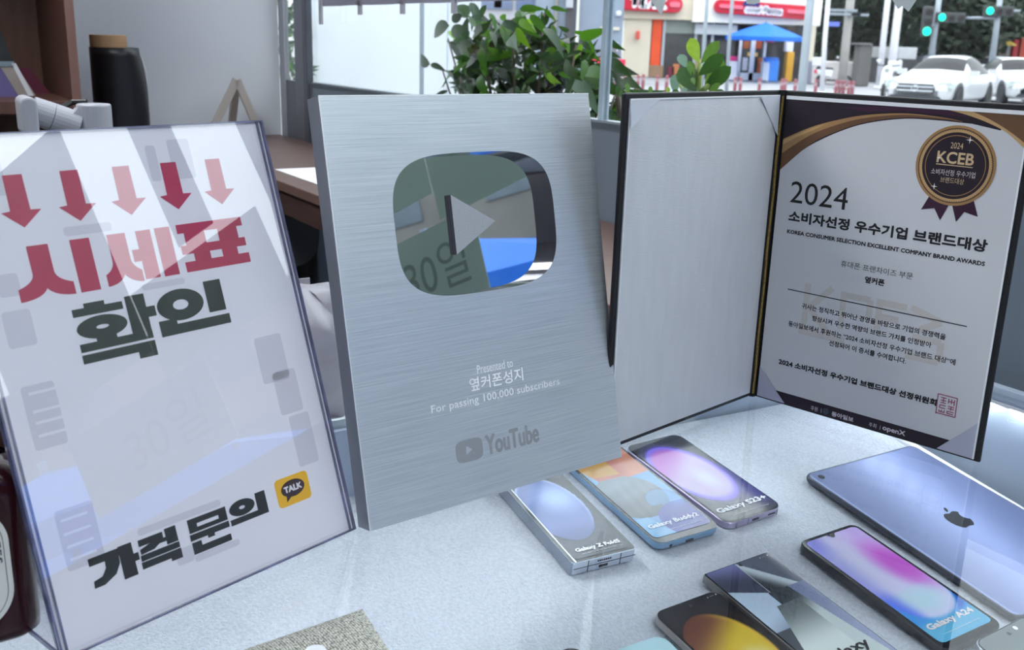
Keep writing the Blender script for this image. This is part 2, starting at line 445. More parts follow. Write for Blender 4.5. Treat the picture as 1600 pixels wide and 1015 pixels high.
m_paper = M('white paper', S(238, 238, 248), 0.8, noise=(9, .012))
m_crim = M('crimson print', S(186, 30, 84), 0.7, noise=(60, .05))
m_blk = M('black print', S(30, 32, 36), 0.7, noise=(60, .08))
m_ghost = M('print showing through', S(216, 215, 228), 0.8, noise=(30, .02))
sheet = empty('price_sheet', SG @ T(0, 0, -0.0012), 'white price sheet with red arrows and big red and black Korean words', 'printed sheet')
MB().box(0.0012, 0.0012, -0.0004, SW - 0.0012, SH_ - 0.0012, 0).build('paper', m_paper, sheet)
def mm(pts): return [(x * k, y * k) for x, y in pts]
for cx in (38.5, 71.8, 104.8, 137.6, 170.4):
    MB().flat(mm([(cx - 5.5, 273.3), (cx - 5.8, 252.6), (cx - 11.0, 252.0), (cx, 242.6), (cx + 12.0, 252.3), (cx + 5.8, 252.6), (cx + 5.6, 273.3)][::-1]), 0.00015).build('arrow', m_crim, sheet)
def curve(p0, p1, p2, n=8):
    return [((1 - t) ** 2 * p0[0] + 2 * t * (1 - t) * p1[0] + t * t * p2[0], (1 - t) ** 2 * p0[1] + 2 * t * (1 - t) * p1[1] + t * t * p2[1]) for t in [i / n for i in range(n + 1)]]
def sios(x0, x1, cxl, cxr, yt, yb, fh):                # the jamo with two swept feet
    L = [(cxr, yt), (cxl, yt)] + curve((cxl, yt - 16), (cxl, yb + fh + 3), (x0, yb + fh)) + [(x0, yb)]
    mid = (cxl + cxr) / 2
    Rr = curve((x0, yb), (mid - 3, yb + 0.5), (mid, yb + 6)) + curve((mid, yb + 6), (mid + 4, yb + 0.5), (x1, yb)) + [(x1, yb + fh)] + curve((x1, yb + fh), (cxr, yb + fh + 3), (cxr, yt - 16))
    return L + Rr[1:]
def word(name, polys, mat, z=0.00015):
    mb = MB()
    for i, p in enumerate(polys): mb.flat(mm(p), z + i * 2e-6)
    return mb.build(name, mat, sheet)
word('letter_block', [sios(26.4, 58.8, 36.5, 49, 231.8, 200.4, 7.4), [(62.0, 232.2), (62.0, 200.5), (74.2, 200.5), (74.2, 232.2)]], m_crim)
word('letter_block', [sios(79.3, 103.0, 85.3, 97.2, 232.3, 201.0, 7.2), [(104.2, 232.3), (104.2, 201.8), (114.2, 201.8), (114.2, 232.3)], [(99.3, 221), (99.3, 213.5), (105, 213.5), (105, 221)], [(117.2, 232.5), (117.2, 201.5), (127.8, 201.5), (127.8, 232.5)]], m_crim)
word('letter_block', [[(132.5, 232.8), (132.5, 226.9), (181.8, 226.9), (181.8, 232.8)], [(137, 227), (137, 218), (152, 218), (152, 227)], [(162, 227), (162, 218), (177, 218), (177, 227)],
                      [(132.8, 218.9), (132.8, 213.2), (181.6, 213.2), (181.6, 218.9)], [(141, 213.3), (141, 207), (153, 207), (153, 213.3)], [(162, 213.3), (162, 207), (174, 207), (174, 213.3)],
                      [(133.2, 208.2), (133.2, 201.6), (182.2, 201.6), (182.2, 208.2)]], m_crim)
# hwak - in
def ring(cx, cy, rx, ry, hx, hy, z=0.00015, n=36):
    return ellipse(cx * k, cy * k, rx * k, ry * k, n), ellipse(cx * k, cy * k, hx * k, hy * k, n)
def glyph(polys, rings=(), mat=m_blk):
    mb = MB()
    for i, p in enumerate(polys): mb.flat(mm(p), 0.00015 + i * 2e-6)
    for (cx, cy, rx, ry, hx, hy) in rings:
        a, b = ring(cx, cy, rx, ry, hx, hy)
        mb.ringflat(a, b, 0.00018)
    return mb.build('letter_block', mat, sheet)
def rc(x0, y0, x1, y1): return [(x0, y0), (x1, y0), (x1, y1), (x0, y1)]
glyph([rc(53.3, 186.6, 85, 191.3), rc(61, 191.2, 74, 193.9), rc(87, 168, 99.8, 193.6), rc(99.7, 178.5, 105.4, 185), rc(64, 168, 77, 173.5),
       rc(53.2, 165.4, 100, 170.4), rc(53.0, 158.6, 100.2, 163.9), rc(88, 154.4, 100.2, 158.8)], [(69.5, 178.6, 16, 6.9, 4.0, 1.2)])
glyph([rc(142.3, 173.4, 155.0, 194.0), rc(105.6, 164.2, 156.4, 170.6), rc(105.6, 164.2, 118, 174.2)], [(123.2, 182.3, 16.6, 10.0, 5.5, 3.2)])
# ga - gyeok - mun - ui
glyph([rc(27.4, 44, 46, 48.6), [(37, 48.6), (46, 48.6), (45.5, 40), (42, 34.5), (34, 30.8), (27.6, 30.8), (28, 35), (33.5, 36), (36.6, 40)][::-1], rc(45.9, 29.2, 54.6, 49.2), rc(54.5, 37.3, 57.6, 42)])
glyph([rc(58.7, 44.4, 75, 48.4), [(66, 44.5), (75, 48), (73.5, 43), (68, 40), (59, 39.4), (59, 42.6)][::-1], rc(76.5, 39.5, 84.2, 49.4), rc(72, 42, 77, 44.6), rc(58.4, 35.3, 84.4, 39.0), rc(58, 30.6, 84.6, 34.8), rc(77, 28.6, 84.6, 31)])
glyph([rc(92.4, 45.5, 120.3, 49.2), rc(92.4, 40.4, 120.3, 43.2), rc(92.4, 41, 98.5, 48), rc(114.2, 41, 120.3, 48), rc(92, 35.6, 120.5, 39.6), rc(104, 33.8, 109, 35.8), rc(92.3, 26.9, 120, 31.2), rc(92.3, 28, 99, 34.4)])
glyph([rc(143.3, 36.5, 151.2, 50.2), rc(121.8, 35.0, 151.2, 38.9)], [(132.2, 44.6, 9.8, 5.2, 2.2, 1.1)])
# yellow chat badge
MB().prism(rrect(0.0275, 0.0195, 0.003, 5, 0.1735, 0.0434), 0.0001, 0.0002).build('chat_badge', M('badge yellow', S(246, 190, 30), 0.6, noise=(30, .03)), sheet, label='yellow rounded badge with a dark speech bubble')
MB().flat(ellipse(0.1735, 0.0445, 0.0098, 0.0058), 0.00024).flat([(0.1672, 0.0408), (0.1665, 0.0362), (0.1715, 0.0395)], 0.000242).build('speech_bubble', M('bubble brown', S(52, 26, 34), 0.6, noise=(30, .05)), sheet)
lettering('badge_word', 'TALK', (0.1661, 0.0424, 0.1809, 0.0468), m_paper, sheet, 0.00028, bold=0.0003)
# faint letters of the other side showing through the paper
gh = [rc(14.2, 117, 33.3, 154), rc(15.4, 45.6, 38.0, 81), rc(14, 176, 30, 197), rc(16, 205, 28, 218), rc(124, 262, 131, 285), rc(140, 262, 156, 288), rc(28, 262, 34, 283),
      rc(60, 50.5, 118, 55), rc(92, 22, 125, 26.2), rc(80, 24, 92, 34), rc(178, 94, 197, 124), rc(183, 56, 200, 92), rc(170, 118, 192, 150), rc(60, 234.5, 90, 240), rc(100, 195, 130, 199)]
for p in gh:
    cx = sum(a for a, b in p) / 4; cy = sum(b for a, b in p) / 4
    MB().flat(mm(rrect(abs(p[1][0] - p[0][0]), abs(p[2][1] - p[1][1]), 2.0, 4, cx, cy)), 0.00007).build('faint_print', m_ghost, sheet)
for y in (148.5, 138, 131.5, 124, 74, 66, 58.5, 51):
    MB().flat(mm(rc(18, y, 34, y + 1.6)), 0.0001).build('faint_gap', m_paper, sheet)

# ================================================================== silver award plaque
PM = frame(-0.09731, 0.64889, 0.64997, 0.21777)
PW, PH, PT = 0.245, 0.3085, 0.018
plaque = empty('award_plaque', PM, 'brushed silver award plaque with a mirrored play button, leaning back in the middle', 'award plaque')
def brushed(name):
    m = M(name, S(196, 204, 210), 0.34, 0.55)
    t = m.node_tree; p = t.nodes['Principled BSDF']
    tcn = t.nodes.new('ShaderNodeTexCoord'); mp = t.nodes.new('ShaderNodeMapping')
    mp.inputs['Scale'].default_value = (14, 950, 14)
    n = t.nodes.new('ShaderNodeTexNoise'); n.inputs['Scale'].default_value = 1.0; n.inputs['Detail'].default_value = 6
    r = t.nodes.new('ShaderNodeValToRGB')
    r.color_ramp.elements[0].position = 0.25; r.color_ramp.elements[1].position = 0.75
    r.color_ramp.elements[0].color = S(184, 193, 200); r.color_ramp.elements[1].color = S(216, 222, 228)
    b = t.nodes.new('ShaderNodeBump'); b.inputs['Strength'].default_value = 0.25; b.inputs['Distance'].default_value = 0.0003
    t.links.new(tcn.outputs['Object'], mp.inputs[0]); t.links.new(mp.outputs[0], n.inputs['Vector'])
    t.links.new(n.outputs['Fac'], r.inputs[0]); t.links.new(r.outputs[0], p.inputs['Base Color'])
    t.links.new(n.outputs['Fac'], b.inputs['Height']); t.links.new(b.outputs[0], p.inputs['Normal'])
    return m
m_brush = brushed('brushed silver')
m_side = M('plaque edge grey', S(126, 129, 140), 0.45, 0.3, noise=(30, .04))
def squircle(cx, cy, a, b, n=96, e=3.6):
    out = []
    for i in range(n):
        t = 2 * math.pi * i / n
        c, s_ = math.cos(t), math.sin(t)
        out.append((cx + a * math.copysign(abs(c) ** (2 / e), c), cy + b * math.copysign(abs(s_) ** (2 / e), s_)))
    return out
BC = (0.1226, 0.2117)
cut = squircle(BC[0], BC[1], 0.0743, 0.0534)
# front face with the button shaped opening: ring between the opening and the outer rectangle
outer = []
for (x, y) in cut:
    dx, dy = x - BC[0], y - BC[1]
    tx = ((PW - BC[0]) if dx > 0 else BC[0]) / max(abs(dx), 1e-9); ty = ((PH - BC[1]) if dy > 0 else BC[1]) / max(abs(dy), 1e-9)
    t_ = min(tx, ty)
    outer.append((BC[0] + dx * t_, BC[1] + dy * t_))
corners = [(PW, PH), (0, PH), (0, 0), (PW, 0)]
for c in corners:                                       # snap the nearest ring point to each corner
    i = min(range(len(outer)), key=lambda q: (outer[q][0] - c[0]) ** 2 + (outer[q][1] - c[1]) ** 2)
    outer[i] = c
MB().ringflat(outer, cut, 0.0).build('front_face', m_brush, plaque)
bx = MB()
bx.add([(0, 0, -0.0001), (PW, 0, -0.0001), (PW, PH, -0.0001), (0, PH, -0.0001), (0, 0, -PT), (PW, 0, -PT), (PW, PH, -PT), (0, PH, -PT)],
       [(0, 4, 5, 1), (1, 5, 6, 2), (2, 6, 7, 3), (3, 7, 4, 0), (4, 7, 6, 5)])
bx.build('body', m_side, plaque)
for (x0, y0, x1, y1) in ((0, PH - 0.0008, PW, PH + 0.0001), (-0.0001, 0, 0.0006, PH)):
    MB().box(x0, y0, -0.0006, x1, y1, 0.00025).build('bright_edge', M('polished edge', S(236, 240, 244), 0.25, 0.4, noise=(30, .02)), plaque)
m_mirror = M('dark mirror chrome', S(196, 202, 204), 0.015, 1.0, noise=(3, .02))
m_chrome = M('dark chrome wall', S(168, 160, 164), 0.12, 1.0, noise=(9, .15), bump=(70, 0.12, 0.0006))
RD = 0.0132
btn = MB().flat(cut, -RD).build('play_button', m_mirror, plaque, label='recessed mirror finish button')
n_ = len(cut)
MB().add([(x, y, -0.00005) for x, y in cut] + [(x, y, -RD) for x, y in cut], [(i, n_ + i, n_ + (i + 1) % n_, (i + 1) % n_) for i in range(n_)]).build('recess_wall', m_chrome, btn, smooth=True)
tri = [(0.1046, 0.2345), (0.1046, 0.1888), (0.1438, 0.2115)]
MB().prism(tri, -RD + 0.0001, -RD + 0.0045).build('triangle_wall', m_chrome, btn)
MB().flat(tri, -RD + 0.0046).build('play_triangle', M('frosted silver', S(168, 172, 178), 0.5, 0.4, noise=(1500, .18)), btn, label='matte silver triangle')
m_etch = M('etched white', S(246, 249, 252), 0.6, noise=(80, .01))
m_ytg = M('etched grey', S(140, 145, 152), 0.55, noise=(80, .02))
lettering('engraved_line', 'Presented to', (0.1060, 0.0963, 0.1403, 0.1028), m_etch, plaque, 0.00012)
lettering('engraved_line', '옆커폰성지', (0.0978, 0.0838, 0.1492, 0.0942), m_etch, plaque, 0.00012, bold=0.00012)
lettering('engraved_line', 'For passing 100,000 subscribers', (0.0616, 0.0722, 0.1852, 0.0800), m_etch, plaque, 0.00012)
logo = MB()
lo = squircle(0.0914, 0.0395, 0.0124, 0.0086, 40, 4.2)
ti = [(0.0887, 0.0437), (0.0881, 0.0360), (0.0942, 0.0398)]
tin = []
for i, (x, y) in enumerate(lo):                         # opening for the triangle, ray-cast from its centre
    cx, cy = 0.0903, 0.0398
    a = math.atan2(y - cy, x - cx); best = 1
    for (p, q) in ((ti[0], ti[1]), (ti[1], ti[2]), (ti[2], ti[0])):
        dx, dy = math.cos(a), math.sin(a); ex_, ey_ = q[0] - p[0], q[1] - p[1]
        den = dx * ey_ - dy * ex_
        if abs(den) > 1e-12:
            t_ = ((p[0] - cx) * ey_ - (p[1] - cy) * ex_) / den; s_ = ((p[0] - cx) * dy - (p[1] - cy) * dx) / den
            if t_ > 0 and -1e-6 <= s_ <= 1 + 1e-6: best = min(best, t_)
    tin.append((cx + math.cos(a) * best, cy + math.sin(a) * best))
logo.ringflat(lo, tin, 0.00012)
logo.build('logo_badge', m_ytg, plaque)
lettering('logo_word', 'YouTube', (0.1065, 0.0318, 0.1590, 0.0478), m_ytg, plaque, 0.00012, bold=0.0006)
# prop strut behind
MB().box(0.10, 0.0, -PT - 0.004, 0.145, 0.19, -PT - 0.0005).build('prop', m_side, plaque)

# ================================================================== certificate folder
CX, CY = 0.24699, 0.96561
aL, aR, CW, CH = 3.91052, -0.77074, 0.22716, 0.30415
CRM = frame(CX, CY, aR, 0)
CLM = frame(CX + CW * math.cos(aL), CY + CW * math.sin(aL), aL - math.pi, 0)
folder = empty('certificate_folder', T(CX, CY, 0), 'open black certificate folder with white silk lining, standing behind the phones', 'certificate folder')
FI = T(CX, CY, 0).inverted()
m_blkcl = M('black book cloth', S(14, 15, 20), 0.55, noise=(200, .3), bump=(1200, .2, .0003))
m_silk = M('white moire silk', S(198, 202, 208), 0.42, noise=(22, .03), stretch=(5, 1, 1), bump=(1, .3, .0006), spec=0.4)
for nd in m_silk.node_tree.nodes:                        # slanting watered-silk grain
    if nd.type == 'BUMP':
        mp2 = m_silk.node_tree.nodes.new('ShaderNodeMapping'); tc2 = m_silk.node_tree.nodes.new('ShaderNodeTexCoord')
        mp2.inputs['Rotation'].default_value = (0, 0, math.radians(-52)); mp2.inputs['Scale'].default_value = (110, 1100, 1)
        m_silk.node_tree.links.new(tc2.outputs['Object'], mp2.inputs[0])
        m_silk.node_tree.links.new(mp2.outputs[0], nd.inputs['Height'].links[0].from_node.inputs['Vector'])
m_silk2 = M('silk corner', S(200, 206, 216), 0.35, noise=(14, .05))
m_edge_w = M('white lining edge', S(232, 234, 238), 0.5, noise=(30, .02))
L_ = MB().box(0, 0, -0.004, CW, CH, 0).build('cover', m_blkcl, folder, bevel=0.0012, mtx=FI @ CLM)
R2 = MB().box(0, 0, -0.004, CW, CH, 0).build('cover', m_blkcl, folder, bevel=0.0012, mtx=FI @ CRM)
def puff(x0, y0, x1, y1, hgt):
    def fn(a, b):
        e = min(a, 1 - a, b, 1 - b)
        return (x0 + a * (x1 - x0), y0 + b * (y1 - y0), 0.0004 + hgt * min(1, e / 0.08) ** 0.6)
    return fn
lin_ = MB().grid(puff(0.0060, 0.0040, 0.2225, 0.2990, 0.0022), 30, 30).build('silk_lining', m_silk, L_, smooth=True)
MB().add([(0.006, 0.299, 0.0012), (0.006, 0.277, 0.0026), (0.040, 0.299, 0.0026)], [(0, 1, 2)]).add([(0.0062, 0.2775, 0.0027), (0.0062, 0.2768, 0.0029), (0.0402, 0.2985, 0.0029), (0.0402, 0.2992, 0.0027)], [(0, 1, 2, 3)]).build('silk_corner', m_silk2, L_)
MB().add([(0.188, 0.299, 0.0027), (0.2225, 0.262, 0.0027), (0.2225, 0.299, 0.0015)], [(0, 1, 2)]).build('silk_corner', m_silk2, L_)
for (x0, y0, x1, y1) in ((0.0056, 0.2986, 0.2226, 0.2998), (0.0055, 0.004, 0.0064, 0.299)):
    MB().box(x0, y0, 0, x1, y1, 0.0014).build('lining_edge', m_edge_w, L_)
sp = MB().tube([(0, 0, 0.0), (0, 0, CH)], 0.0042, 12).build('spine', m_blkcl, folder, mtx=Matrix())
n1 = (Vector((math.cos(aL), math.sin(aL), 0)) + Vector((math.cos(aR), math.sin(aR), 0))).normalized()
MB().tube([tuple(n1 * 0.0044 + ez * (0.004 + i * 0.0295) + Vector((0.0004 * math.sin(i * 2.1), 0, 0))) for i in range(11)], 0.0011, 8).build('gold_cord', M('gold cord', S(150, 122, 58), 0.4, 0.5, noise=(400, .35)), folder)
# certificate sheet in the right cover
cert = empty('certificate_sheet', CRM @ T(0, 0, 0.0012), 'printed award certificate with purple and gold medal in the right cover', 'certificate')
m_cpaper = M('certificate paper', S(204, 205, 209), 0.6, noise=(12, .012))
m_purple = M('dark purple print', S(28, 9, 28), 0.5, noise=(14, .2))
m_purple2 = M('plum print', S(54, 15, 46), 0.5, noise=(14, .15))
m_gold = M('gold print', S(160, 122, 78), 0.45, noise=(10, .15))
m_gold2 = M('light gold print', S(188, 152, 104), 0.45, noise=(10, .12))
m_brown = M('bronze print', S(104, 72, 46), 0.5, noise=(10, .15))
m_ink = M('certificate ink', S(16, 12, 18), 0.6, noise=(60, .05))
SX0, SX1, SY0, SY1 = 7.0, 221.0, 2.4, 296.2
MB().box(SX0 * k, SY0 * k, -0.0006, SX1 * k, SY1 * k, 0).build('paper', m_cpaper, cert)
MB().box(6.4 * k, 296.2 * k, -0.001, 222 * k, 299.4 * k, 0.0006).build('sleeve_edge', m_edge_w, cert)
MB().box(221 * k, 2.2 * k, -0.001, 222.2 * k, 299 * k, 0.0004).build('sleeve_edge', m_edge_w, cert)
def spl(pts, n=6):                                       # smooth curve through the points
    out = []
    for i in range(len(pts) - 1):
        p0, p1, p2, p3 = pts[max(i - 1, 0)], pts[i], pts[i + 1], pts[min(i + 2, len(pts) - 1)]
        for q in range(n):
            t = q / n
            out.append(tuple(0.5 * (2 * b + (c - a) * t + (2 * a - 5 * b + 4 * c - d) * t * t + (3 * b - a - 3 * c + d) * t ** 3) for a, b, c, d in zip(p0, p1, p2, p3)))
    return out + [pts[-1]]
def cflat(name, pts, mat, z): return MB().flat(mm(pts), z).build(name, mat, cert)
A_out = [(7.0, 260), (10.3, 262.3), (34.4, 273.0), (61.4, 281.8), (87.6, 287.8), (121.4, 291.4), (154.2, 290.1), (172, 288.0)]
A_in = [(7.0, 231), (18.4, 243.6), (36.3, 257.6), (62.7, 271.8), (88.5, 281.3), (122.0, 287.5), (154.5, 288.1), (178.1, 286.4), (201.2, 282.6), (221, 271)]
cflat('purple_swoosh', [(7, 296.2), (7, 250)] + spl([(x, y - 1) for x, y in A_in[1:7]]) + [(178.1, 286.4), (201.2, 282.8), (203, 287), (176, 296.2)], m_purple, 0.00008)
cflat('plum_sheen', [(60, 292), (100, 295.5), (158, 295.8), (178, 291), (154, 292), (121, 293), (87, 290)][::-1], m_purple2, 0.00010)
up_ = [(7.0, 259.5), (34.4, 272.6), (61.4, 281.4), (87.6, 287.4), (121.4, 290.9), (154.2, 289.7), (170, 287.6)]
md_ = [(7.0, 246), (34.8, 265.5), (62.0, 277.5), (88.0, 285.0), (121.7, 289.8), (154.2, 289.2), (170, 287.5)]
lo_ = [(7.0, 230.5), (36.3, 257.6), (62.7, 271.8), (88.5, 281.3), (122.0, 287.5), (154.5, 288.1), (170, 287.2)]
up_, md_, lo_ = spl(up_), spl(md_), spl(lo_)
cflat('gold_ribbon', up_ + md_[::-1], m_gold, 0.00012)
cflat('gold_ribbon', md_ + lo_[::-1], m_brown, 0.00012)
cflat('gold_highlight', [(7, 258.5), (34.4, 271.5), (48, 276.5), (36, 269.5), (20, 262), (7, 254)], m_gold2, 0.00014)
cflat('bronze_corner', [(176, 296.2), (221, 296.2), (221, 272), (204, 284)], m_brown, 0.00012)
cflat('gold_ribbon', [(157, 296.2)] + spl([(177, 296.2), (188, 292.4), (200, 287), (211, 281), (221, 274.5)]) + spl([(221, 270.5), (212, 277.5), (203, 283.2), (188, 289), (172, 293.4), (157, 296.2)]), m_gold2, 0.00014)
# medal
medal = MB().flat(mm(ellipse(169.3, 251, 33.2, 33.4, 64)), 0.00030).build('medal', m_gold, cert, label='purple and gold printed medal')
def disc(r, mat, z, name): return MB().flat(mm(ellipse(169.3, 251, r, r * 1.006, 64)), z).build(name, mat, medal)
disc(31.0, m_purple, 0.00034, 'medal_ring'); disc(30.2, m_gold2, 0.00037, 'medal_ring'); disc(27.6, m_purple, 0.00040, 'medal_ring'); disc(25.2, m_gold, 0.00043, 'medal_ring'); disc(24.6, m_purple, 0.00046, 'medal_face')
ticks = MB()
for i in range(96):
    a = 2 * math.pi * i / 96
    ticks.flat([((169.3 + 31 * math.cos(a + d) if r else 169.3 + 29.6 * math.cos(a + d)) * k, (251 + 31 * math.sin(a + d) if r else 251 + 29.6 * math.sin(a + d)) * k) for (r, d) in ((0, -.012), (1, -.012), (1, .012), (0, .012))], 0.00039)
to = ticks.build('medal_knurl', m_brown, medal); to['kind'] = 'stuff'
for pts in ([(151.8, 224), (146.1, 211.1), (157.3, 213.8), (163.6, 204), (169.0, 218)], [(172.0, 218), (177.1, 204.6), (182.5, 213.9), (194.1, 211.5), (189.0, 224)]):
    MB().flat(mm(pts), 0.00024).build('ribbon_tail', m_purple2, medal)
m_goldt = M('gold lettering', S(204, 178, 140), 0.4, noise=(30, .1))
lettering('medal_year', '2024', (0.1635, 0.2652, 0.1738, 0.2702), m_goldt, medal, 0.0005)
lettering('medal_initials', 'KCEB', (0.1535, 0.2525, 0.1842, 0.2624), m_goldt, medal, 0.0005, bold=0.0003)
MB().flat(mm([(153.5, 250.8), (184, 250.8), (184, 251.4), (153.5, 251.6)]), 0.0005).build('medal_rule', m_goldt, medal)
lettering('medal_line', '소비자선정 우수기업', (0.1502, 0.2424, 0.1870, 0.2474), M('pale print', S(214, 206, 204), 0.5, noise=(30, .03)), medal, 0.0005)
lettering('medal_line', '브랜드대상', (0.1590, 0.2362, 0.1788, 0.2410), m_goldt, medal, 0.0005)
m_spark = M('sparkle print', S(250, 248, 246), 0.4, noise=(30, .01))
for (x, y, r) in ((178.5, 273.2, 3.2), (154.6, 232.2, 3.0), (155.2, 256.4, 2.0)):
    MB().flat(mm([(x + (r if i % 2 == 0 else r * .18) * math.cos(math.pi * i / 4), y + (r if i % 2 == 0 else r * .18) * math.sin(math.pi * i / 4)) for i in range(8)]), 0.00055).build('sparkle', m_spark, medal)
Z1 = 0.00012
lettering('heading_year', '2024', (0.0205, 0.2010, 0.0786, 0.2214), m_ink, cert, Z1)
lettering('heading', '소비자선정 우수기업 브랜드대상', (0.0210, 0.1826, 0.2056, 0.1936), m_ink, cert, Z1, bold=0.0005)
lettering('subheading', 'KOREA CONSUMER SELECTION EXCELLENT COMPANY BRAND AWARDS', (0.0211, 0.1712, 0.2058, 0.1752), m_ink, cert, Z1, bold=0.00022)
lettering('category_line', '휴대폰 프랜차이즈 부문', (0.0793, 0.1488, 0.1472, 0.1548), m_ink, cert, Z1)
lettering('recipient_line', '옆커폰', (0.1040, 0.1381, 0.1228, 0.1444), m_ink, cert, Z1, bold=0.0003)
cflat('rule', [(28.3, 117.0), (199.3, 117.0), (199.3, 117.9), (28.3, 117.9)], m_ink, Z1 + 0.00002)
m_wm = M('watermark print', S(198, 194, 190), 0.6, noise=(30, .02))
wmk = [strokes([[(49, 80), (49, 127)], [(74, 127), (52, 104)], [(52, 104), (78, 80)], [(44, 79.5), (92, 79.5)]], 6.0), strokes([[(112, 123), (86, 123)], [(86, 126), (86, 90)]], 6), strokes([[(112, 123), (112, 106)]], 6), strokes([[(146, 123), (121, 123)], [(121, 126), (121, 98)], [(121, 110), (140, 110)]], 6), strokes([[(150, 124), (178, 116)], [(178, 116), (160, 106)], [(154, 98), (180, 98)], [(180, 98), (180, 80)], [(150, 80), (180, 80)]], 6)]
for grp in wmk:
    mb = MB()
    for i, q in enumerate(grp): mb.flat(mm(q), 0.00005 + i * 3e-6)
    mb.build('watermark_letter', m_wm, cert)
for body, box in (('귀사는 정직하고 뛰어난 경영을 바탕으로 기업의 경쟁력을', (45.0, 101.5, 183.2, 107)), ('향상시켜 우수한 역량의 브랜드 가치를 인정받아', (56.9, 91.7, 172, 97.1)),
                  ('동아일보에서 후원하는 “2024 소비자선정 우수기업 브랜드 대상”에', (32.9, 81.2, 194.6, 86.8)), ('선정되어 이 증서를 수여합니다.', (77.1, 71.7, 152, 77.3))):
    lettering('citation_line', body, tuple(v * k for v in box), m_ink, cert, Z1, bold=0.00012)
lettering('signature_line', '2024 소비자선정 우수기업 브랜드대상 선정위원회', (0.0268, 0.0405, 0.1840, 0.0470), m_ink, cert, Z1, bold=0.00035)
m_seal = M('seal red', S(150, 78, 104), 0.6, noise=(40, .1))
seal = []
for q in ([[(184.6, 34), (184.2, 52.6)], [(201.4, 35), (201, 52.8)], [(184.4, 52.5), (201, 52.5)], [(184.6, 35), (201.4, 35)]],
          [[(187, 50), (192, 50)], [(187, 47.5), (192, 47.5)], [(189.5, 50), (189.5, 46)], [(187, 45.3), (192, 45.3)], [(194, 50.5), (194, 46)], [(196.5, 50.5), (196.5, 46)], [(194, 48), (199.5, 48)], [(199, 50.5), (199, 45)]],
          [[(187, 43), (192, 43)], [(187, 43), (187, 40.5)], [(187, 40.5), (192, 40.5)], [(194, 43.5), (199.5, 43.5)], [(194, 41.5), (199.5, 41.5)], [(196.8, 43.5), (196.8, 40)]],
          [[(187, 38.5), (187, 36.5)], [(189, 38.8), (189, 36.4)], [(191.5, 38.8), (191.5, 36.4)], [(187, 36.8), (192, 36.8)], [(194, 38.8), (199.5, 38.8)], [(194, 38.8), (194, 36.6)], [(194, 36.8), (199.5, 36.8)]]):
    seal += strokes(q, 0.95)
mb = MB()
for i, q in enumerate(seal): mb.flat(mm(q), Z1 + i * 1e-6)
mb.build('red_seal', m_seal, cert)
cflat('purple_band', [(SX0, SY0), (SX1, SY0), (SX1, 13.2), (SX0, 13.2)], m_purple, 0.00006)
m_wp = M('white print', S(206, 200, 208), 0.6, noise=(30, .03))
lettering('sponsor_word', '후원 ㅣ', (0.0663, 0.0036, 0.0775, 0.0082), m_wp, cert, Z1)
MB().flat(mm(ellipse(82, 6.5, 3.3, 3.3, 20)), Z1).build('sponsor_emblem', M('emblem grey', S(58, 62, 76), 0.6, noise=(300, .4)), cert)
lettering('sponsor_word', '동아일보', (0.0882, 0.0036, 0.1105, 0.0085), m_wp, cert, Z1, bold=0.0002)
lettering('sponsor_word', '주최 ㅣ', (0.1258, 0.0042, 0.1370, 0.0084), m_wp, cert, Z1)
lettering('sponsor_word', 'openX', (0.1391, 0.0034, 0.1606, 0.0096), m_wp, cert, Z1, bold=0.0002)
for pts in ([(7.0, 2.4), (38.2, 2.4), (7.0, 33.5)], [(221, 2.4), (221, 35.6), (190, 2.4)]):
    MB().flat(mm(pts), 0.0005).build('silk_corner', M('grey silk corner', S(176, 178, 196), 0.4, noise=(14, .04)), cert)

# ================================================================== phones and tablet on the felt
def hexc(a, b, t):
    t = max(0.0, min(1.0, t))
    return tuple(a[i] + (b[i] - a[i]) * t for i in range(3))
def sm(a, b, x):
    t = max(0.0, min(1.0, (x - a) / (b - a)))
    return t * t * (3 - 2 * t)
def screen_part(name, w, l, r, fn, parent, z, cy=0.0, nu=44, nv=88, rough=0.12):
    mb = MB(); cols = []
    for j in range(nv + 1):
        y = -l / 2 + l * j / nv
        d = min(y + l / 2, l / 2 - y)
        hw = w / 2 if d >= r else w / 2 - (r - math.sqrt(max(0, r * r - (r - d) ** 2)))
        for i in range(nu + 1):
            x = -hw + 2 * hw * i / nu
            mb.v.append((x, y + cy, z))
            c = fn(x * 1000, (y + cy) * 1000)
            cols.append(tuple(lin(v) for v in c) + (1.0,))
    for j in range(nv):
        for i in range(nu):
            a = j * (nu + 1) + i
            mb.f.append((a, a + 1, a + nu + 2, a + nu + 1))
    me = mb.mesh(name, MV(name + ' print', rough, 0.3))
    at = me.color_attributes.new('print', 'FLOAT_COLOR', 'POINT')
    for i, c in enumerate(cols): at.data[i].color = c
    return obj(name, me, parent)
def phone_body(w, l, t, r, mat, parent, name='body', flat_side=True, e=0.0009):
    mb = MB()
    n = 7
    def rg(inset, z): return [(x, y, z) for x, y in rrect(w - 2 * inset, l - 2 * inset, max(r - inset, 0.0004), n)]
    if flat_side: rings = [rg(e, 0.0003), rg(0, 0.0003 + e), rg(0, t - e), rg(e * .7, t - e * .2), rg(e * 1.4, t)]
    else: rings = [rg(t * .35, 0.0003), rg(t * .12, t * .15), rg(0, t * .42), rg(0, t * .62), rg(t * .07, t * .85), rg(t * .2, t)]
    mb.stack(rings)
    return mb.build(name, mat, parent, smooth=False)
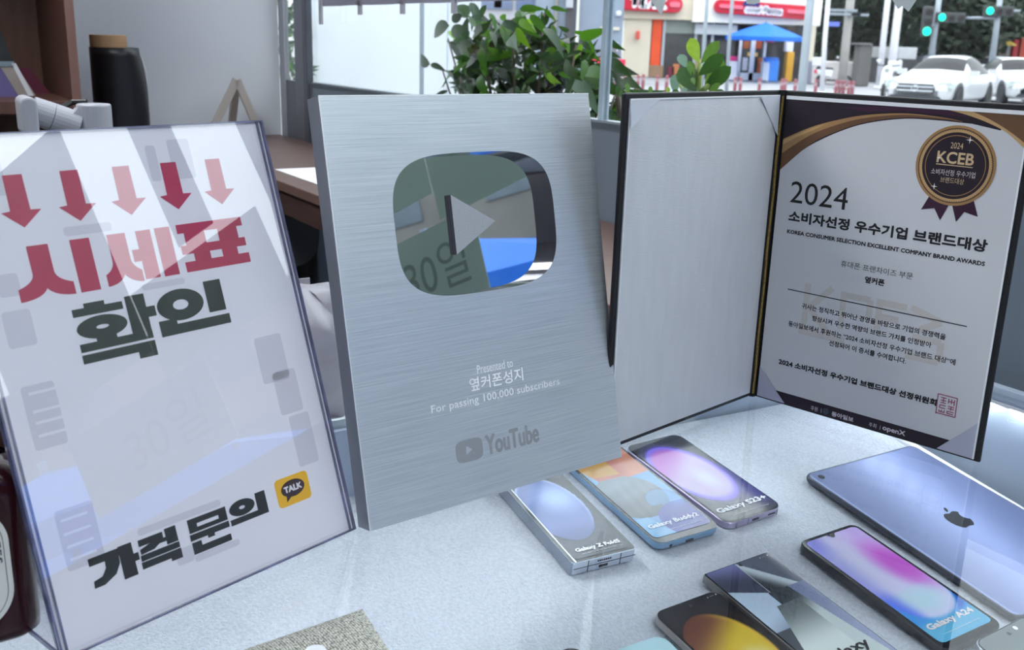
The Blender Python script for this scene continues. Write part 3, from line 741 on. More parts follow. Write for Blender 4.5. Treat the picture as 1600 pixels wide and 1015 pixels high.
def phone(name, label, x, y, a, w, l, t, r, m_body, bezel, scr, fn, z0=0.0, tilt=0.0, cy=0.0, group='dummy phones on the felt', flat_side=True, sr=None, res=(44, 88)):
    Mx = FELT @ T(x * k, y * k, z0) @ RZ(a) @ RX(tilt)
    p = empty(name, Mx, label, 'phone', group)
    w *= k; l *= k; t *= k; r *= k
    phone_body(w, l, t, r, m_body, p, flat_side=flat_side)
    MB().prism(rrect(w - 0.0016, l - 0.0016, r - 0.0008, 7), t - 0.0001, t + 0.00025).build('front_glass', bezel, p)
    if fn: screen_part('screen', scr[0] * k, scr[1] * k, (sr or 4) * k, fn, p, t + 0.0006, cy * k, res[0], res[1])
    return p, t
m_bez = M('black bezel glass', S(16, 17, 20), 0.08, noise=(20, .1), coat=0.3)
m_lav = M('lavender metal', S(186, 176, 204), 0.28, 0.6, noise=(30, .04))
m_bluem = M('light blue plastic', S(128, 164, 196), 0.32, 0.2, noise=(30, .04))
m_silver = M('silver metal', S(206, 214, 226), 0.22, 0.75, noise=(30, .03))
m_hinge = M('grey hinge metal', S(150, 158, 172), 0.25, 0.8, noise=(30, .05))
m_titan = M('grey titanium', S(138, 136, 134), 0.35, 0.7, noise=(30, .04))
m_cream = M('cream metal', S(190, 180, 172), 0.3, 0.6, noise=(30, .04))
m_blackp = M('black plastic', S(34, 35, 40), 0.4, noise=(30, .08))
m_port = M('port black', S(12, 12, 14), 0.5, noise=(30, .1))
m_wtxt = M('white screen print', S(236, 240, 246), 0.5, noise=(60, .02))
def rot2(x, y, a): return x * math.cos(a) + y * math.sin(a), -x * math.sin(a) + y * math.cos(a)

def small_print(p, box, mat, z):
    x0, y0, x1, y1 = box; mb = MB(); x = x0; rr = random.Random(3)
    while x < x1:
        w_ = rr.uniform(0.0006, 0.0014); mb.box(x, y0 + (y1 - y0) * .35, z, min(x + w_, x1), y1 - (y1 - y0) * .35, z + 0.00003); x += w_ + rr.choice((0.0003, 0.0003, 0.0009))
    o = mb.build('small_print', mat, p); o['kind'] = 'stuff'
def icons(p, box, mat, z):
    x0, y0, x1, y1 = box; h_ = y1 - y0
    MB().flat([(x0, y0), (x0 + h_, y0), (x0 + h_ / 2, y1)], z).build('status_icon', mat, p)
    MB().box(x0 + .3 * (x1 - x0), y0 + h_ * .25, z, x0 + .75 * (x1 - x0), y1 - h_ * .25, z + 0.00003).build('status_icon', M('dim screen print', S(120, 122, 126), 0.5, noise=(60, .02)), p)
    MB().flat(ellipse(x1, (y0 + y1) / 2, h_ * .6, h_ * .6, 12), z).build('status_icon', mat, p)

# --- lilac phone
def f_s23p(x, y):
    X, Y = rot2(x + 6, y - 8, 0.10)
    d = math.hypot(X / 35.0, Y / 55.0)
    bgc = hexc((14, 16, 26), (34, 36, 120), sm(-60, -20, -abs(y + 30)) * sm(-5, 30, x))
    core = hexc((180, 180, 196), (172, 154, 190), sm(0.0, 0.7, math.hypot((x - 2) / 30, (y + 8) / 45)))
    core = hexc(core, (160, 70, 172), sm(0.1, 1.0, (y - 12) / 45 - (x - 2) / 60))
    core = hexc(core, (108, 88, 214), sm(0.80, 1.0, d))
    rim = hexc(core, bgc, sm(0.98, 1.06, d))
    if d > 1.0: rim = hexc(rim, (70, 54, 150), 0.6 * (1 - sm(1.0, 1.25, d)))
    return rim
ph, t = phone('smartphone', 'lilac phone with a purple oval wallpaper beside the folder', -54.6, 145, 0.593, 76.2, 157.8, 7.6, 11, m_lav, m_bez, (71.6, 153), f_s23p, sr=8)
lettering('model_name', 'Galaxy S23+', (-0.0325, -0.0640, 0.0335, -0.0545), m_wtxt, ph, t + 0.0010, bold=0.0005)
small_print(ph, (-0.022, -0.0708, 0.026, -0.0692), m_wtxt, t + 0.0010)
MB().flat(ellipse(0, 0.0715, 0.0018, 0.0018, 16), t + 0.0010).build('camera_hole', m_port, ph)
MB().box(-0.0045, -0.0791, 0.0026, 0.0045, -0.0787, 0.0050).build('charging_port', m_port, ph)
MB().box(0.017, -0.0791, 0.003, 0.027, -0.0787, 0.0046).build('speaker_slot', m_port, ph)
for x0 in (-0.0105, -0.0265, 0.029): MB().box(x0, -0.0791, 0.0006, x0 + 0.0009, -0.0788, 0.0072).build('antenna_line', m_hinge, ph)
MB().box(-0.0384, 0.012, 0.0026, -0.0380, 0.024, 0.005).build('side_button', m_lav, ph)

# --- folding phone
def f_fold(x, y):
    X, Y = rot2(x + 8, y - 4, 0.0)
    d = math.hypot((x + 6) / 31.0, (y - 2) / 52.0)
    bgc = hexc((40, 46, 60), (20, 22, 30), sm(-10, 60, y))
    c = hexc((164, 190, 240), (96, 112, 170), sm(0.0, 0.95, math.hypot((x - 4) / 40, (y - 18) / 42)))
    c = hexc(c, (70, 82, 130), sm(-20, -52, y))
    c = hexc(c, (190, 206, 240), 0.6 * sm(0.9, 1.0, d) * sm(-40, 0, y))
    return hexc(c, bgc, sm(0.985, 1.03, d))
ph, t = phone('folding_phone', 'thick silver folding phone with a blue oval wallpaper next to the plaque', -201.9, 50.2, 0.50, 67.1, 154.9, 13.4, 3.5, m_silver, m_bez, (58, 148), f_fold, sr=3)
MB().box(-0.0336, -0.0770, 0.0008, -0.0300, 0.0770, 0.0136).build('hinge', m_hinge, ph, bevel=0.0006)
MB().box(-0.0300, -0.0774, 0.0132, -0.0285, 0.0774, 0.0140).build('hinge_lip', m_silver, ph)
MB().box(-0.0305, -0.0776, 0.0064, 0.0336, -0.0773, 0.0070).build('fold_gap', m_port, ph)
for x0 in (-0.0165, 0.0170): MB().box(x0, -0.0776, 0.0008, x0 + 0.0008, -0.0773, 0.0126).build('antenna_line', m_port, ph)
MB().box(-0.0045, -0.0777, 0.0026, 0.0045, -0.0773, 0.0050).build('charging_port', m_port, ph)
for i in range(7): MB().box(-0.0065 + i * 0.0021, -0.0777, 0.0090, -0.0052 + i * 0.0021, -0.0773, 0.0106).build('speaker_slot', m_port, ph)
lettering('model_name', 'Galaxy Z Fold5', (-0.0215, -0.0672, 0.0245, -0.0605), m_wtxt, ph, t + 0.0010, bold=0.0004)
small_print(ph, (-0.018, -0.0702, 0.024, -0.0688), m_wtxt, t + 0.0010)

# --- light blue phone
def f_buddy(x, y):
    c = hexc((120, 176, 224), (104, 160, 214), sm(0, 80, -y))
    d = math.hypot((x + 12) / 37.0, (y + 8) / 37.0)
    g = hexc((136, 152, 164), (58, 64, 72), sm(-30, 40, -(y + 8)) * 0.8 + 0.1 * math.sin(x * 0.23 + y * .1) * math.sin(y * .17 - x * .3 + 1))
    o = hexc((196, 104, 78), (214, 132, 98), sm(0, 20, x))
    if y > 22 + 0.12 * (x - 5) and x > -27 + (26 - y) * .35 and y > 21: c = o if not (x < 2 and y > 31 - 0.06 * x) else (206, 148, 34)
    if d < 1.0: c = hexc(g, c, sm(0.985, 1.0, d)) if y < 26 else c
    d2 = math.hypot((x - 15) / 19.0, (y + 26) / 20.0)
    if d2 < 1 and (x > 8 or y > -30): c = hexc(c, (100, 164, 222), 0.62)
    dn = math.hypot((x - 24) / 36.0, (y + 60) / 31.0)
    if dn < 1.0 and y < -30 and x > -14: c = hexc((66, 72, 170), (70, 110, 206), sm(-46, -30, y) * sm(0, 30, x))
    if abs(d2 - 1) < 0.02: c = hexc(c, (60, 80, 110), 0.6)
    if y < -43 and x < -20 + 0.35 * (-43 - y): c = (124, 186, 232)
    return tuple(v * 0.86 for v in c)
ph, t = phone('smartphone', 'light blue phone with a grey sphere wallpaper between the fold and lilac phones', -124.8, 103, 0.552, 76.3, 164.4, 8.5, 10, m_bluem, m_bez, (69, 150), f_buddy, cy=1.6, flat_side=False, sr=5, res=(90, 180))
lettering('model_name', 'Galaxy Buddy2', (-0.0295, -0.0620, 0.0300, -0.0540), m_wtxt, ph, t + 0.0010, bold=0.0004)
small_print(ph, (-0.014, -0.0682, 0.028, -0.0666), m_wtxt, t + 0.0010)
MB().box(-0.0045, -0.0826, 0.0026, 0.0045, -0.0820, 0.0052).build('charging_port', m_port, ph)
MB().prism(ellipse(-0.022, 0.0038, 0.0017, 0.0017, 14), 0.0818, 0.0824).build('headphone_jack', m_port, ph, mtx=RX(math.pi / 2))

# --- black phone with pastel wallpaper
def f_a24(x, y):
    c = hexc((204, 202, 232), (136, 136, 222), sm(10, 38, -x) * 0.8)
    c = hexc(c, (112, 110, 226), sm(40, 76, y) * sm(5, 40, -x))
    c = hexc(c, (196, 168, 226), sm(30, 70, y) * sm(-20, 30, x))
    X, Y = rot2(x - 24, y - 18, 0.15)
    dm = math.hypot(X / 31.0, Y / 54.0)
    c = hexc(c, (192, 84, 196), 1 - sm(0.2, 1.0, dm))
    c = hexc(c, (74, 104, 232), (1 - sm(0.2, 1.0, math.hypot((x + 34) / 26, (y + 32) / 36))) * 0.95)
    db = math.hypot((x - 2) / 36.0, (y + 24) / 30.0)
    if y < -10:
        c = hexc(c, (176, 216, 222), (1 - sm(.3, .95, db)) * sm(0, -24, y) * .7)
        c = hexc(c, (46, 140, 214), sm(0.80, 1.05, db) * sm(-12, -40, y))
        c = hexc(c, (26, 92, 190), (1 - sm(0.02, 0.16, abs(db - 1.02))) * sm(8, 30, x) * sm(-16, -34, y))
    c = hexc(c, (96, 176, 208), sm(-46, -58, y) * 0.9)
    return c
ph, t = phone('smartphone', 'black phone with a pink and blue gradient wallpaper below the tablet', 95.3 + 0.5 * 1.5, -6 - 0.85 * 1.5, 0.5695, 77.6, 162.1, 8.3, 9, m_blackp, m_bez, (69.2, 149.9), f_a24, cy=1.7, sr=5, res=(60, 120))
MB().flat([(-0.006, 0.0766), (0.006, 0.0766), (0.0028, 0.0738), (0.0020, 0.0722), (0, 0.0716), (-0.0020, 0.0722), (-0.0028, 0.0738)], t + 0.0010).build('notch', m_port, ph)
m_cyt = M('pale print', S(190, 226, 226), 0.5, noise=(60, .02))
lettering('model_name', 'Galaxy A24', (-0.0295, -0.0605, 0.0300, -0.0520), m_cyt, ph, t + 0.0010, bold=0.0004)
small_print(ph, (-0.022, -0.0672, 0.026, -0.0656), m_cyt, t + 0.0010)
MB().box(-0.0391, 0.010, 0.003, -0.0387, 0.030, 0.006).build('side_button', m_blackp, ph)
for x0 in (0.004, 0.012, 0.02): MB().box(x0, -0.0813, 0.005, x0 + 0.004, -0.0809, 0.006).build('speaker_slot', m_silver, ph)

# --- square grey phone with crystal wallpaper
def f_s24(x, y):
    c = (60, 66, 78)
    tri1 = y > 36 and y < 80 and x < -3 + (80 - y) * -0.02
    if x < -3 + (y - 36) * 0.0 and y > 51 - (x + 36) * 0.47: c = hexc((58, 62, 84), (124, 128, 184), sm(48, 80, y + x * .3))
    elif x < -3.2 and y > -28 and x < -3.2 + 0 and y > -4 + (-22 - x) * 1.6 * -1 - 60: c = hexc((188, 206, 226), (120, 132, 150), sm(24, -6, y - x * .4)) if y > -3.5 + (x + 21.7) * -0.0 - (x + 36) * -0.6 - 20 else (72, 78, 88)
    if x >= -3 and y > 36:
        s_ = (x + 3) / 28.0
        ytop = 80 - s_ * 36
        if y < ytop: c = hexc((206, 218, 224), (46, 52, 58), sm(0.0, 26, ytop - y - 4))
        else: c = (96, 102, 118)
    if x >= -6 and y <= 36:
        c = hexc((50, 56, 62), (200, 212, 210), sm(24, -14, y - (x) * .55))
        if x > 22 + (y - 11) * -0.16: c = hexc((128, 136, 168), (160, 168, 196), sm(40, -60, y))
    if x < -6 and y < -4: c = hexc((66, 72, 80), (92, 100, 108), sm(-4, -60, y))
    if x > -22 + (y + 4) * 0.42 and y < 20 and x < 14: c = hexc((96, 104, 106), (214, 224, 220), sm(20, -30, y))
    if abs(x + 3 + (y - 36) * 0.0) < 0.35 and y > 36: c = (200, 206, 220)
    return c
ph, t = phone('smartphone', 'square cornered grey phone with a faceted crystal wallpaper', -1.4, -70, 0.585, 79.0, 162.3, 8.6, 2.2, m_titan, m_bez, (75.6, 159), f_s24, sr=1.6, res=(120, 240))
lettering('model_name', 'Galaxy', (-0.0305, -0.0520, 0.0240, -0.0390), M('black screen print', S(22, 24, 28), 0.5, noise=(60, .05)), ph, t + 0.0010, bold=0.0005)
MB().flat(ellipse(0.0005, 0.0757, 0.0019, 0.0019, 16), t + 0.0010).build('camera_hole', m_port, ph)
icons(ph, (0.024, 0.0755, 0.034, 0.0768), m_wtxt, t + 0.0010)

# --- cream phone with golden wallpaper
def f_s23(x, y):
    d = math.hypot((x + 6) / 35.0, (y - 4) / 50.0)
    c = hexc((232, 232, 190), (222, 190, 60), sm(0.05, 0.6, math.hypot((x - 8) / 40, (y + 14) / 50)))
    c = hexc(c, (110, 58, 34), sm(0.2, 1.1, (y - 2) / 45 - x / 70))
    c = hexc(c, (226, 180, 60), 0.6 * sm(0.86, 0.98, d) * sm(-10, 20, x))
    return hexc(c, (20, 20, 24), sm(0.97, 1.05, d)) if d < 1.12 else hexc((60, 40, 30), (18, 18, 22), sm(1.1, 1.25, d))
ph, t = phone('smartphone', 'cream edged phone with a golden oval wallpaper at the lower edge', -60, -123.2, 0.585, 70.9, 146.3, 7.6, 10, m_cream, m_bez, (66.5, 141.5), f_s23, sr=7)
icons(ph, (0.020, 0.0668, 0.030, 0.0680), m_wtxt, t + 0.0010)
MB().flat(ellipse(0, 0.0655, 0.0017, 0.0017, 16), t + 0.0010).build('camera_hole', m_port, ph)

# --- pale cyan phone lying face down, black phone, and the phone propped on the pastel one
ph, t = phone('smartphone', 'pale cyan phone back just showing at the bottom edge', -116, -187, 0.56, 71, 146, 8.0, 11, M('pale cyan glass', S(186, 222, 230), 0.12, noise=(6, .03)), M('pale cyan back', S(190, 228, 236), 0.12, noise=(6, .03)), (60, 130), None)
MB().lathe([(0.0001, t), (0.006, t), (0.006, t + 0.0012), (0.0052, t + 0.0016), (0.0001, t + 0.0016)], 24, (-0.022, 0.050, 0)).build('camera_lens', m_port, ph)
def f_dark(x, y): return hexc((40, 44, 52), (20, 21, 26), sm(0, 70, y))
ph, t = phone('smartphone', 'black phone corner just showing at the bottom edge', -184, -209, 0.56, 71, 146, 8.0, 11, m_blackp, m_bez, (66.5, 141.5), f_dark, sr=7)
def f_grey(x, y): return hexc((150, 160, 160), (120, 128, 130), sm(0, 80, y))
ph, t = phone('smartphone', 'silver framed phone with a plain grey screen propped on the pastel phone', 202.7, -136, 0.594, 76.2, 157.8, 7.6, 9, m_silver, m_bez, (73, 154.5), f_grey, z0=0.0062, tilt=0.04, sr=7)
MB().flat(ellipse(0, 0.0705, 0.0019, 0.0019, 16), t + 0.0010).build('camera_hole', m_port, ph)
MB().flat(ellipse(0.012, 0.0725, 0.0022, 0.0022, 16), t + 0.0010).build('screen_icon', m_wtxt, ph)

# --- tablet, face down
tab = empty('tablet', FELT @ T(0.1978, 0.1095, 0) @ RZ(0.5524), 'blue grey tablet lying face down beside the certificate folder', 'tablet')
m_tab = M('space grey aluminium', S(122, 134, 172), 0.34, 0.55, noise=(900, .04))
m_tabs = M('tablet dark side', S(70, 74, 86), 0.4, 0.4, noise=(60, .05))
phone_body(0.1741, 0.2506, 0.0069, 0.010, m_tabs, tab, 'rim', flat_side=False)
mb = MB()
mb.stack([[(x, y, 0.0056) for x, y in rrect(0.1741 - .0022, 0.2506 - .0022, 0.0092, 7)], [(x, y, 0.0068) for x, y in rrect(0.1741 - .0040, 0.2506 - .0040, 0.0086, 7)], [(x, y, 0.0075) for x, y in rrect(0.1741 - .0086, 0.2506 - .0086, 0.0070, 7)]], False, True)
mb.build('back_shell', m_tab, tab, smooth=False)
MB().lathe([(0.0001, 0.0074), (0.0036, 0.0074), (0.0036, 0.0078), (0.0001, 0.0078)], 20, (-0.0735, 0.1125, 0)).build('camera_lens', m_port, tab)
ap = [(0.2, 0.95), (0.9, 1.35), (1.6, 1.25), (2.15, 0.85)]      # right half towards the bite, apple outline in units of 6.1 mm
appl = [(0, 1.55), (0.55, 1.75), (1.1, 1.85), (1.6, 1.65), (1.95, 1.3), (1.55, 0.95), (1.35, 0.45), (1.42, -0.1), (1.7, -0.55), (2.1, -0.8), (1.85, -1.45), (1.45, -2.0), (1.0, -2.3), (0.5, -2.2), (0, -2.1), (-0.5, -2.2), (-0.95, -2.3), (-1.45, -1.95), (-1.9, -1.2), (-2.1, -0.3), (-2.0, 0.6), (-1.7, 1.3), (-1.2, 1.75), (-0.6, 1.8)]
leaf_ = [(0.0, 2.0), (0.05, 2.45), (0.35, 2.95), (0.85, 3.2), (0.85, 2.75), (0.6, 2.25), (0.25, 2.02)]
sc = 0.0062
m_apl = M('polished dark logo', S(20, 22, 30), 0.4, 0.0, spec=0.1, noise=(30, .05))
MB().flat([(x * sc, y * sc) for x, y in appl][::-1], 0.00765).flat([(x * sc, y * sc) for x, y in leaf_][::-1], 0.00765).build('logo', m_apl, tab, label='dark bitten fruit logo')

# ================================================================== bottle and pouch on the glass
bot = empty('glass_bottle', T(-0.3135, 0.510, 0) @ RZ(0.62), 'dark red glass bottle with an oval white label at the left edge', 'bottle')
m_bot = M('dark red glass', S(40, 11, 17), 0.08, noise=(9, .25), spec=0.3)
def brings(w, d, zs):
    out = []
    for (sw, z, r) in zs: out.append([(x, y, z) for x, y in rrect(w * sw, d * sw if sw > .5 else w * sw, r * (1 if sw > .5 else sw), 6)])
    return out
BW, BD = 0.078, 0.050
MB().stack([[(x, y, z) for x, y in rrect(BW * s_, BD * s_, max(r, .002), 6)] for s_, z, r in ((0.90, 0.0003, .012), (0.985, 0.003, .013), (1.0, 0.010, .014), (1.0, 0.088, .014), (0.985, 0.097, .016), (0.92, 0.104, .02), (0.72, 0.110, .024), (0.42, 0.1135, .0155), (0.36, 0.116, .0135), (0.36, 0.128, .0135), (0.001, 0.1285, .0135))]).build('body', m_bot, bot, smooth=True)
MB().lathe([(0.0001, 0.128), (0.0165, 0.128), (0.017, 0.130), (0.017, 0.152), (0.0155, 0.155), (0.0001, 0.155)], 28).build('cap', M('black cap', S(24, 24, 26), 0.35, noise=(30, .1)), bot)
def label_face(mtx, words):
    lb = MB().prism(rrect(0.050, 0.078, 0.0249, 12), 0, 0.0004).build('label', M('cream label', S(218, 218, 214), 0.6, noise=(12, .02)), bot, mtx=mtx)
    m_li = M('label ink', S(44, 46, 50), 0.6, noise=(60, .05))
    MB().ringflat(rrect(0.0445, 0.0725, 0.0222, 12), rrect(0.0438, 0.0718, 0.0219, 12), 0.0006).build('label_line', m_li, lb)
    MB().ringflat(rrect(0.0330, 0.061, 0.0164, 12), rrect(0.0325, 0.0605, 0.0162, 12), 0.0006).build('label_line', m_li, lb)
    vs_, fs = text_mesh('MEMORIES')
    # letters set along the right curve of the label
    x_ = 0
    for i, ch in enumerate('MEMORIES'):
        a = math.radians(62 - i * 13.5)
        if a > 0: px_, py_, an = 0.0192 * math.cos(a), 0.0145 + 0.0192 * math.sin(a), a - math.pi / 2
        else: px_, py_, an = 0.0192, 0.0145 + 0.0192 * a * 1.05, -math.pi / 2
        L1 = lettering('label_letter', ch, (-0.0018, -0.0016, 0.0018, 0.0016), m_li, lb, 0.0, bold=0.00015)
        L1.matrix_local = T(px_, py_, 0.0006) @ RZ(an)
    MB().tube([(0.010 + 0.0040 * math.cos(t_) * (1 - t_ / 14), -0.013 + 0.0040 * math.sin(t_) * (1 - t_ / 14), 0.0006) for t_ in [i * 0.5 for i in range(20)]], 0.0003, 6).build('label_flourish', m_li, lb)
    lettering('label_words', 'er', (0.0105, -0.0262, 0.0145, -0.0240), m_li, lb, 0.0006)
label_face(T(0, -BD / 2 - 0.0002, 0.050) @ RX(math.pi / 2), '')

# linen pouch lying on the glass
pA, pB, pC = at_z(318, 1028, 0.004), at_z(566, 944, 0.004), at_z(618, 1024, 0.004)
px_ = (pB - pA).normalized(); py_ = ez.cross(px_).normalized()
pouch = empty('linen_pouch', basis(pB - px_ * 0.0, px_, py_, ez) @ T(0, 0, -0.004), 'coarse beige linen pouch lying on the glass at the bottom edge', 'pouch')
def weave(name):
    m = M(name, S(178, 180, 166), 0.9)
    t = m.node_tree; p = t.nodes['Principled BSDF']
    tcn = t.nodes.new('ShaderNodeTexCoord'); mp = t.nodes.new('ShaderNodeMapping'); mp.inputs['Scale'].default_value = (640, 640, 1)
    ck = t.nodes.new('ShaderNodeTexVoronoi'); ck.inputs['Scale'].default_value = 1.0; ck.inputs['Randomness'].default_value = 0.35
    r = t.nodes.new('ShaderNodeValToRGB'); r.color_ramp.elements[0].color = S(226, 226, 216); r.color_ramp.elements[1].color = S(60, 60, 50)
    r.color_ramp.elements[0].position = 0.2; r.color_ramp.elements[1].position = 0.66
    b = t.nodes.new('ShaderNodeBump'); b.inputs['Strength'].default_value = 0.8; b.inputs['Distance'].default_value = 0.0006; b.invert = True
    t.links.new(tcn.outputs['Object'], mp.inputs[0]); t.links.new(mp.outputs[0], ck.inputs['Vector'])
    t.links.new(ck.outputs['Distance'], r.inputs[0]); t.links.new(r.outputs[0], p.inputs['Base Color'])
    t.links.new(ck.outputs['Distance'], b.inputs['Height']); t.links.new(b.outputs[0], p.inputs['Normal'])
    return m
m_linen = weave('woven linen')
PSK = (pouch.matrix_world.inverted() @ pC).x / (pouch.matrix_world.inverted() @ pC).y
def pfn(a, b):
    x, y = -0.145 * (1 - a), -0.11 * b
    e = min(a, 1 - a) * 0.145; e2 = min(b, 1 - b) * 0.11
    h_ = 0.0045 * (1 - math.exp(-min(e, e2) / 0.006)) + 0.0006 * math.sin(x * 90) * math.sin(y * 70)
    return (x + PSK * y, y, 0.0008 + h_)
MB().grid(pfn, 60, 46).build('cloth', m_linen, pouch, smooth=True)
MB().grid(lambda a, b: (pfn(a, b)[0], pfn(a, b)[1], 0.0004), 10, 8).build('under_cloth', m_linen, pouch)
bt = at_z(493, 1018, 0.006)
Lb = pouch.matrix_world.inverted() @ bt
MB().lathe([(0.0001, 0.0045), (0.0062, 0.0045), (0.0066, 0.0056), (0.0060, 0.0068), (0.0050, 0.0064), (0.0001, 0.0062)], 24, (Lb.x, Lb.y, 0)).build('button', M('white button', S(228, 232, 238), 0.3, noise=(30, .03)), pouch)

# ================================================================== back of the shop
m_wood = M('brown cabinet wood', S(76, 50, 43), 0.45, noise=(5, .22), stretch=(9, 9, 1))
m_wood_d = M('dark cabinet wood', S(60, 40, 36), 0.5, noise=(5, .25), stretch=(9, 9, 1))
m_desk = M('desk wood', S(100, 78, 71), 0.4, noise=(6, .12), stretch=(2, 14, 2))
m_apron = M('desk apron wood', S(62, 44, 39), 0.5, noise=(6, .25), stretch=(14, 2, 14))
def P3(p): return (p.dot(eu), p.dot(ev), p.z)

# counter along the window
desk = empty('window_counter', SHOP, 'brown wooden counter running along the window behind the plaque', 'counter')
zb = at_u(440, 330, 0.712).z
MB().box(0.70, 0.86, 0.030, 1.045, 2.955, 0.050).build('top', m_desk, desk, bevel=0.002)
MB().box(0.706, 0.86, zb, 0.724, 2.955, 0.030).build('apron', m_apron, desk)
for v in (0.92, 2.90): MB().box(0.75, v - 0.02, -1.0, 1.0, v + 0.02, 0.030).build('side_panel', m_apron, desk)
pp = MB().box(0.752, 1.70, 0.0505, 0.962, 2.17, 0.0515).build('paper_sheet', M('white desk paper', S(232, 234, 238), 0.7, noise=(8, .01)), mtx=SHOP); tag(pp, 'white paper lying on the brown window counter', 'paper')
# small easel standing on the counter by the wall
ez_ = empty('plastic_easel', SHOP @ T(0, 0, 0.05), 'small translucent beige easel frame standing on the counter by the wall', 'easel')
m_eas = M('milky plastic', S(196, 190, 184), 0.4, noise=(8, .04), trans=(S(215, 210, 205), 0.3))
ap_ = P3(at_v(370, 124, 2.86)); l_ = P3(at_v(338, 190, 2.86)); r_ = P3(at_v(398, 190, 2.86))
def leg(a, b, nm):
    a = Vector((a[0], a[1], a[2] - 0.05)); b = Vector((b[0], b[1], b[2] - 0.05)); d = (b - a); t0 = a + d * (-a.z / d.z) if False else None
    b = a + d * (a.z / -d.z)
    s_ = d.cross(Vector((0, 1, 0))).normalized() * 0.011; q = Vector((0, 0.006, 0))
    pts = [a - s_ - q, a + s_ - q, a + s_ + q, a - s_ + q]; pts2 = [p + (b - a) for p in pts]
    MB().stack([[tuple(p) for p in pts], [tuple(p) for p in pts2]]).build(nm, m_eas, ez_, bevel=0.002)
leg(ap_, l_, 'leg'); leg(ap_, r_, 'leg'); leg((ap_[0], ap_[1], ap_[2]), (ap_[0], ap_[1] + 0.05, ap_[2] - 0.1), 'back_strut')

# open wooden shelf cabinet at the left
shelf = empty('wooden_shelf', SHOP, 'open brown wooden shelf cabinet against the wall at the far left', 'shelf')
se = P3(at_v(120, 80, 2.5)); sb = P3(at_v(60, 158, 2.5))[2]
S0, S1 = se[0] - 0.9, se[0]
MB().box(S1 - 0.016, 2.50, -1.0, S1, 2.955, 1.2).build('side_panel', m_wood, shelf)
MB().box(S1 - 0.018, 2.498, -1.0, S1 + 0.001, 2.503, 1.2).build('front_edge', M('shelf edge band', S(112, 82, 74), 0.45, noise=(5, .15), stretch=(9, 9, 1)), shelf)
MB().box(S0, 2.50, -1.0, S0 + 0.016, 2.955, 1.2).build('side_panel', m_wood, shelf)
MB().box(S0 + .016, 2.94, -1.0, S1 - 0.016, 2.955, 1.2).build('back_panel', M('shelf back wood', S(96, 68, 56), 0.45, noise=(5, .2), stretch=(9, 9, 1)), shelf)
for z in (sb, 0.75, 1.18, -0.35): MB().box(S0 + .016, 2.50, z - 0.028, S1 - 0.016, 2.94, z).build('board', m_wood, shelf, bevel=0.001)
def lean_panel(name, pts, v, mat, label, cat, th=0.012):
    P = [P3(at_v(x, y, v)) for x, y in pts]
    o = MB().prism([(p[0], p[2]) for p in P], 0, th).build(name, mat, mtx=SHOP @ T(0, v, 0) @ RX(math.pi / 2) @ T(0, 0, -th))
    return tag(o, label, cat)
lean_panel('picture_frame', [(-30, 156), (-30, 98), (-4, 98), (33, 156)], 2.66, M('violet cover', S(88, 80, 128), 0.5, noise=(5, .05)), 'violet book leaning at the left end of the wooden shelf', 'book', 0.02)
cc = lean_panel('clear_display_box', [(33, 156), (-2, 100), (24, 100), (60, 156)], 2.70, M('grey card', S(150, 142, 138), 0.5, noise=(12, .1)), 'grey card in a clear frame leaning on the wooden shelf', 'frame', 0.01)
P = [P3(at_v(x, y, 2.695)) for x, y in ((48, 157), (18, 99), (25, 99), (57, 157))]
MB().prism([(p[0], p[2]) for p in P], -0.002, 0.012).build('clear_edge', M('clear frame edge', S(206, 210, 218), 0.2, noise=(12, .03)), cc, mtx=Matrix())
P = [P3(at_v(x, y, 2.695)) for x, y in ((-2, 104), (-4, 96), (22, 96), (24, 104))]
MB().prism([(p[0], p[2]) for p in P], -0.002, 0.012).build('clear_edge', M('clear frame top', S(120, 136, 148), 0.2, noise=(12, .03)), cc, mtx=Matrix())
lean_panel('red_folder', [(60, 155), (26, 106), (46, 106), (84, 152)], 2.78, M('wine red cover', S(84, 24, 50), 0.5, noise=(9, .1)), 'wine red folder leaning at the right end of the wooden shelf', 'folder', 0.015)
lean_panel('dark_tablet', [(-30, 96), (-30, 20), (-3, 40), (21, 96)], 2.80, M('dark screen', S(52, 56, 58), 0.3, noise=(5, .1)), 'dark grey screen leaning behind the violet book', 'tablet', 0.012)

# roll of black vinyl standing on the floor
rc_ = P3(at_v(184, 90, 2.70))
rw = (P3(at_v(228, 190, 2.70))[0] - P3(at_v(143, 190, 2.70))[0]) / 2
roll = empty('vinyl_roll', SHOP @ T(rc_[0], 2.70, -1.0), 'tall roll of black vinyl on a cardboard core standing by the wall', 'vinyl roll')
zt = P3(at_v(184, 74, 2.70))[2] + 1.0; zc = P3(at_v(170, 55, 2.70))[2] + 1.0
m_vin = M('black vinyl', S(20, 19, 26), 0.38, noise=(9, .3), stretch=(1, 1, .2))
rp = []
for z, s_ in ((0, 1), (zt - 0.16, 1.0), (zt - 0.09, 0.97), (zt - 0.055, 0.92), (zt - 0.02, 0.80), (zt, 0.76)):
    rp.append([((rw * (1 if math.cos(a) < 0 else s_)) * math.cos(a), rw * math.sin(a), z) for a in [2 * math.pi * i / 40 for i in range(40)]])
MB().stack(rp).build('vinyl', m_vin, roll, smooth=True)
MB().lathe([(0.024, zt - 0.1), (rw * 0.66, zt - 0.1), (rw * 0.66, zc), (rw * 0.6, zc + 0.001), (0.024, zc)], 36, (-rw * 0.30, 0, 0)).build('cardboard_core', M('cardboard', S(176, 140, 104), 0.8, noise=(12, .06), stretch=(1, 1, 6)), roll, smooth=False)
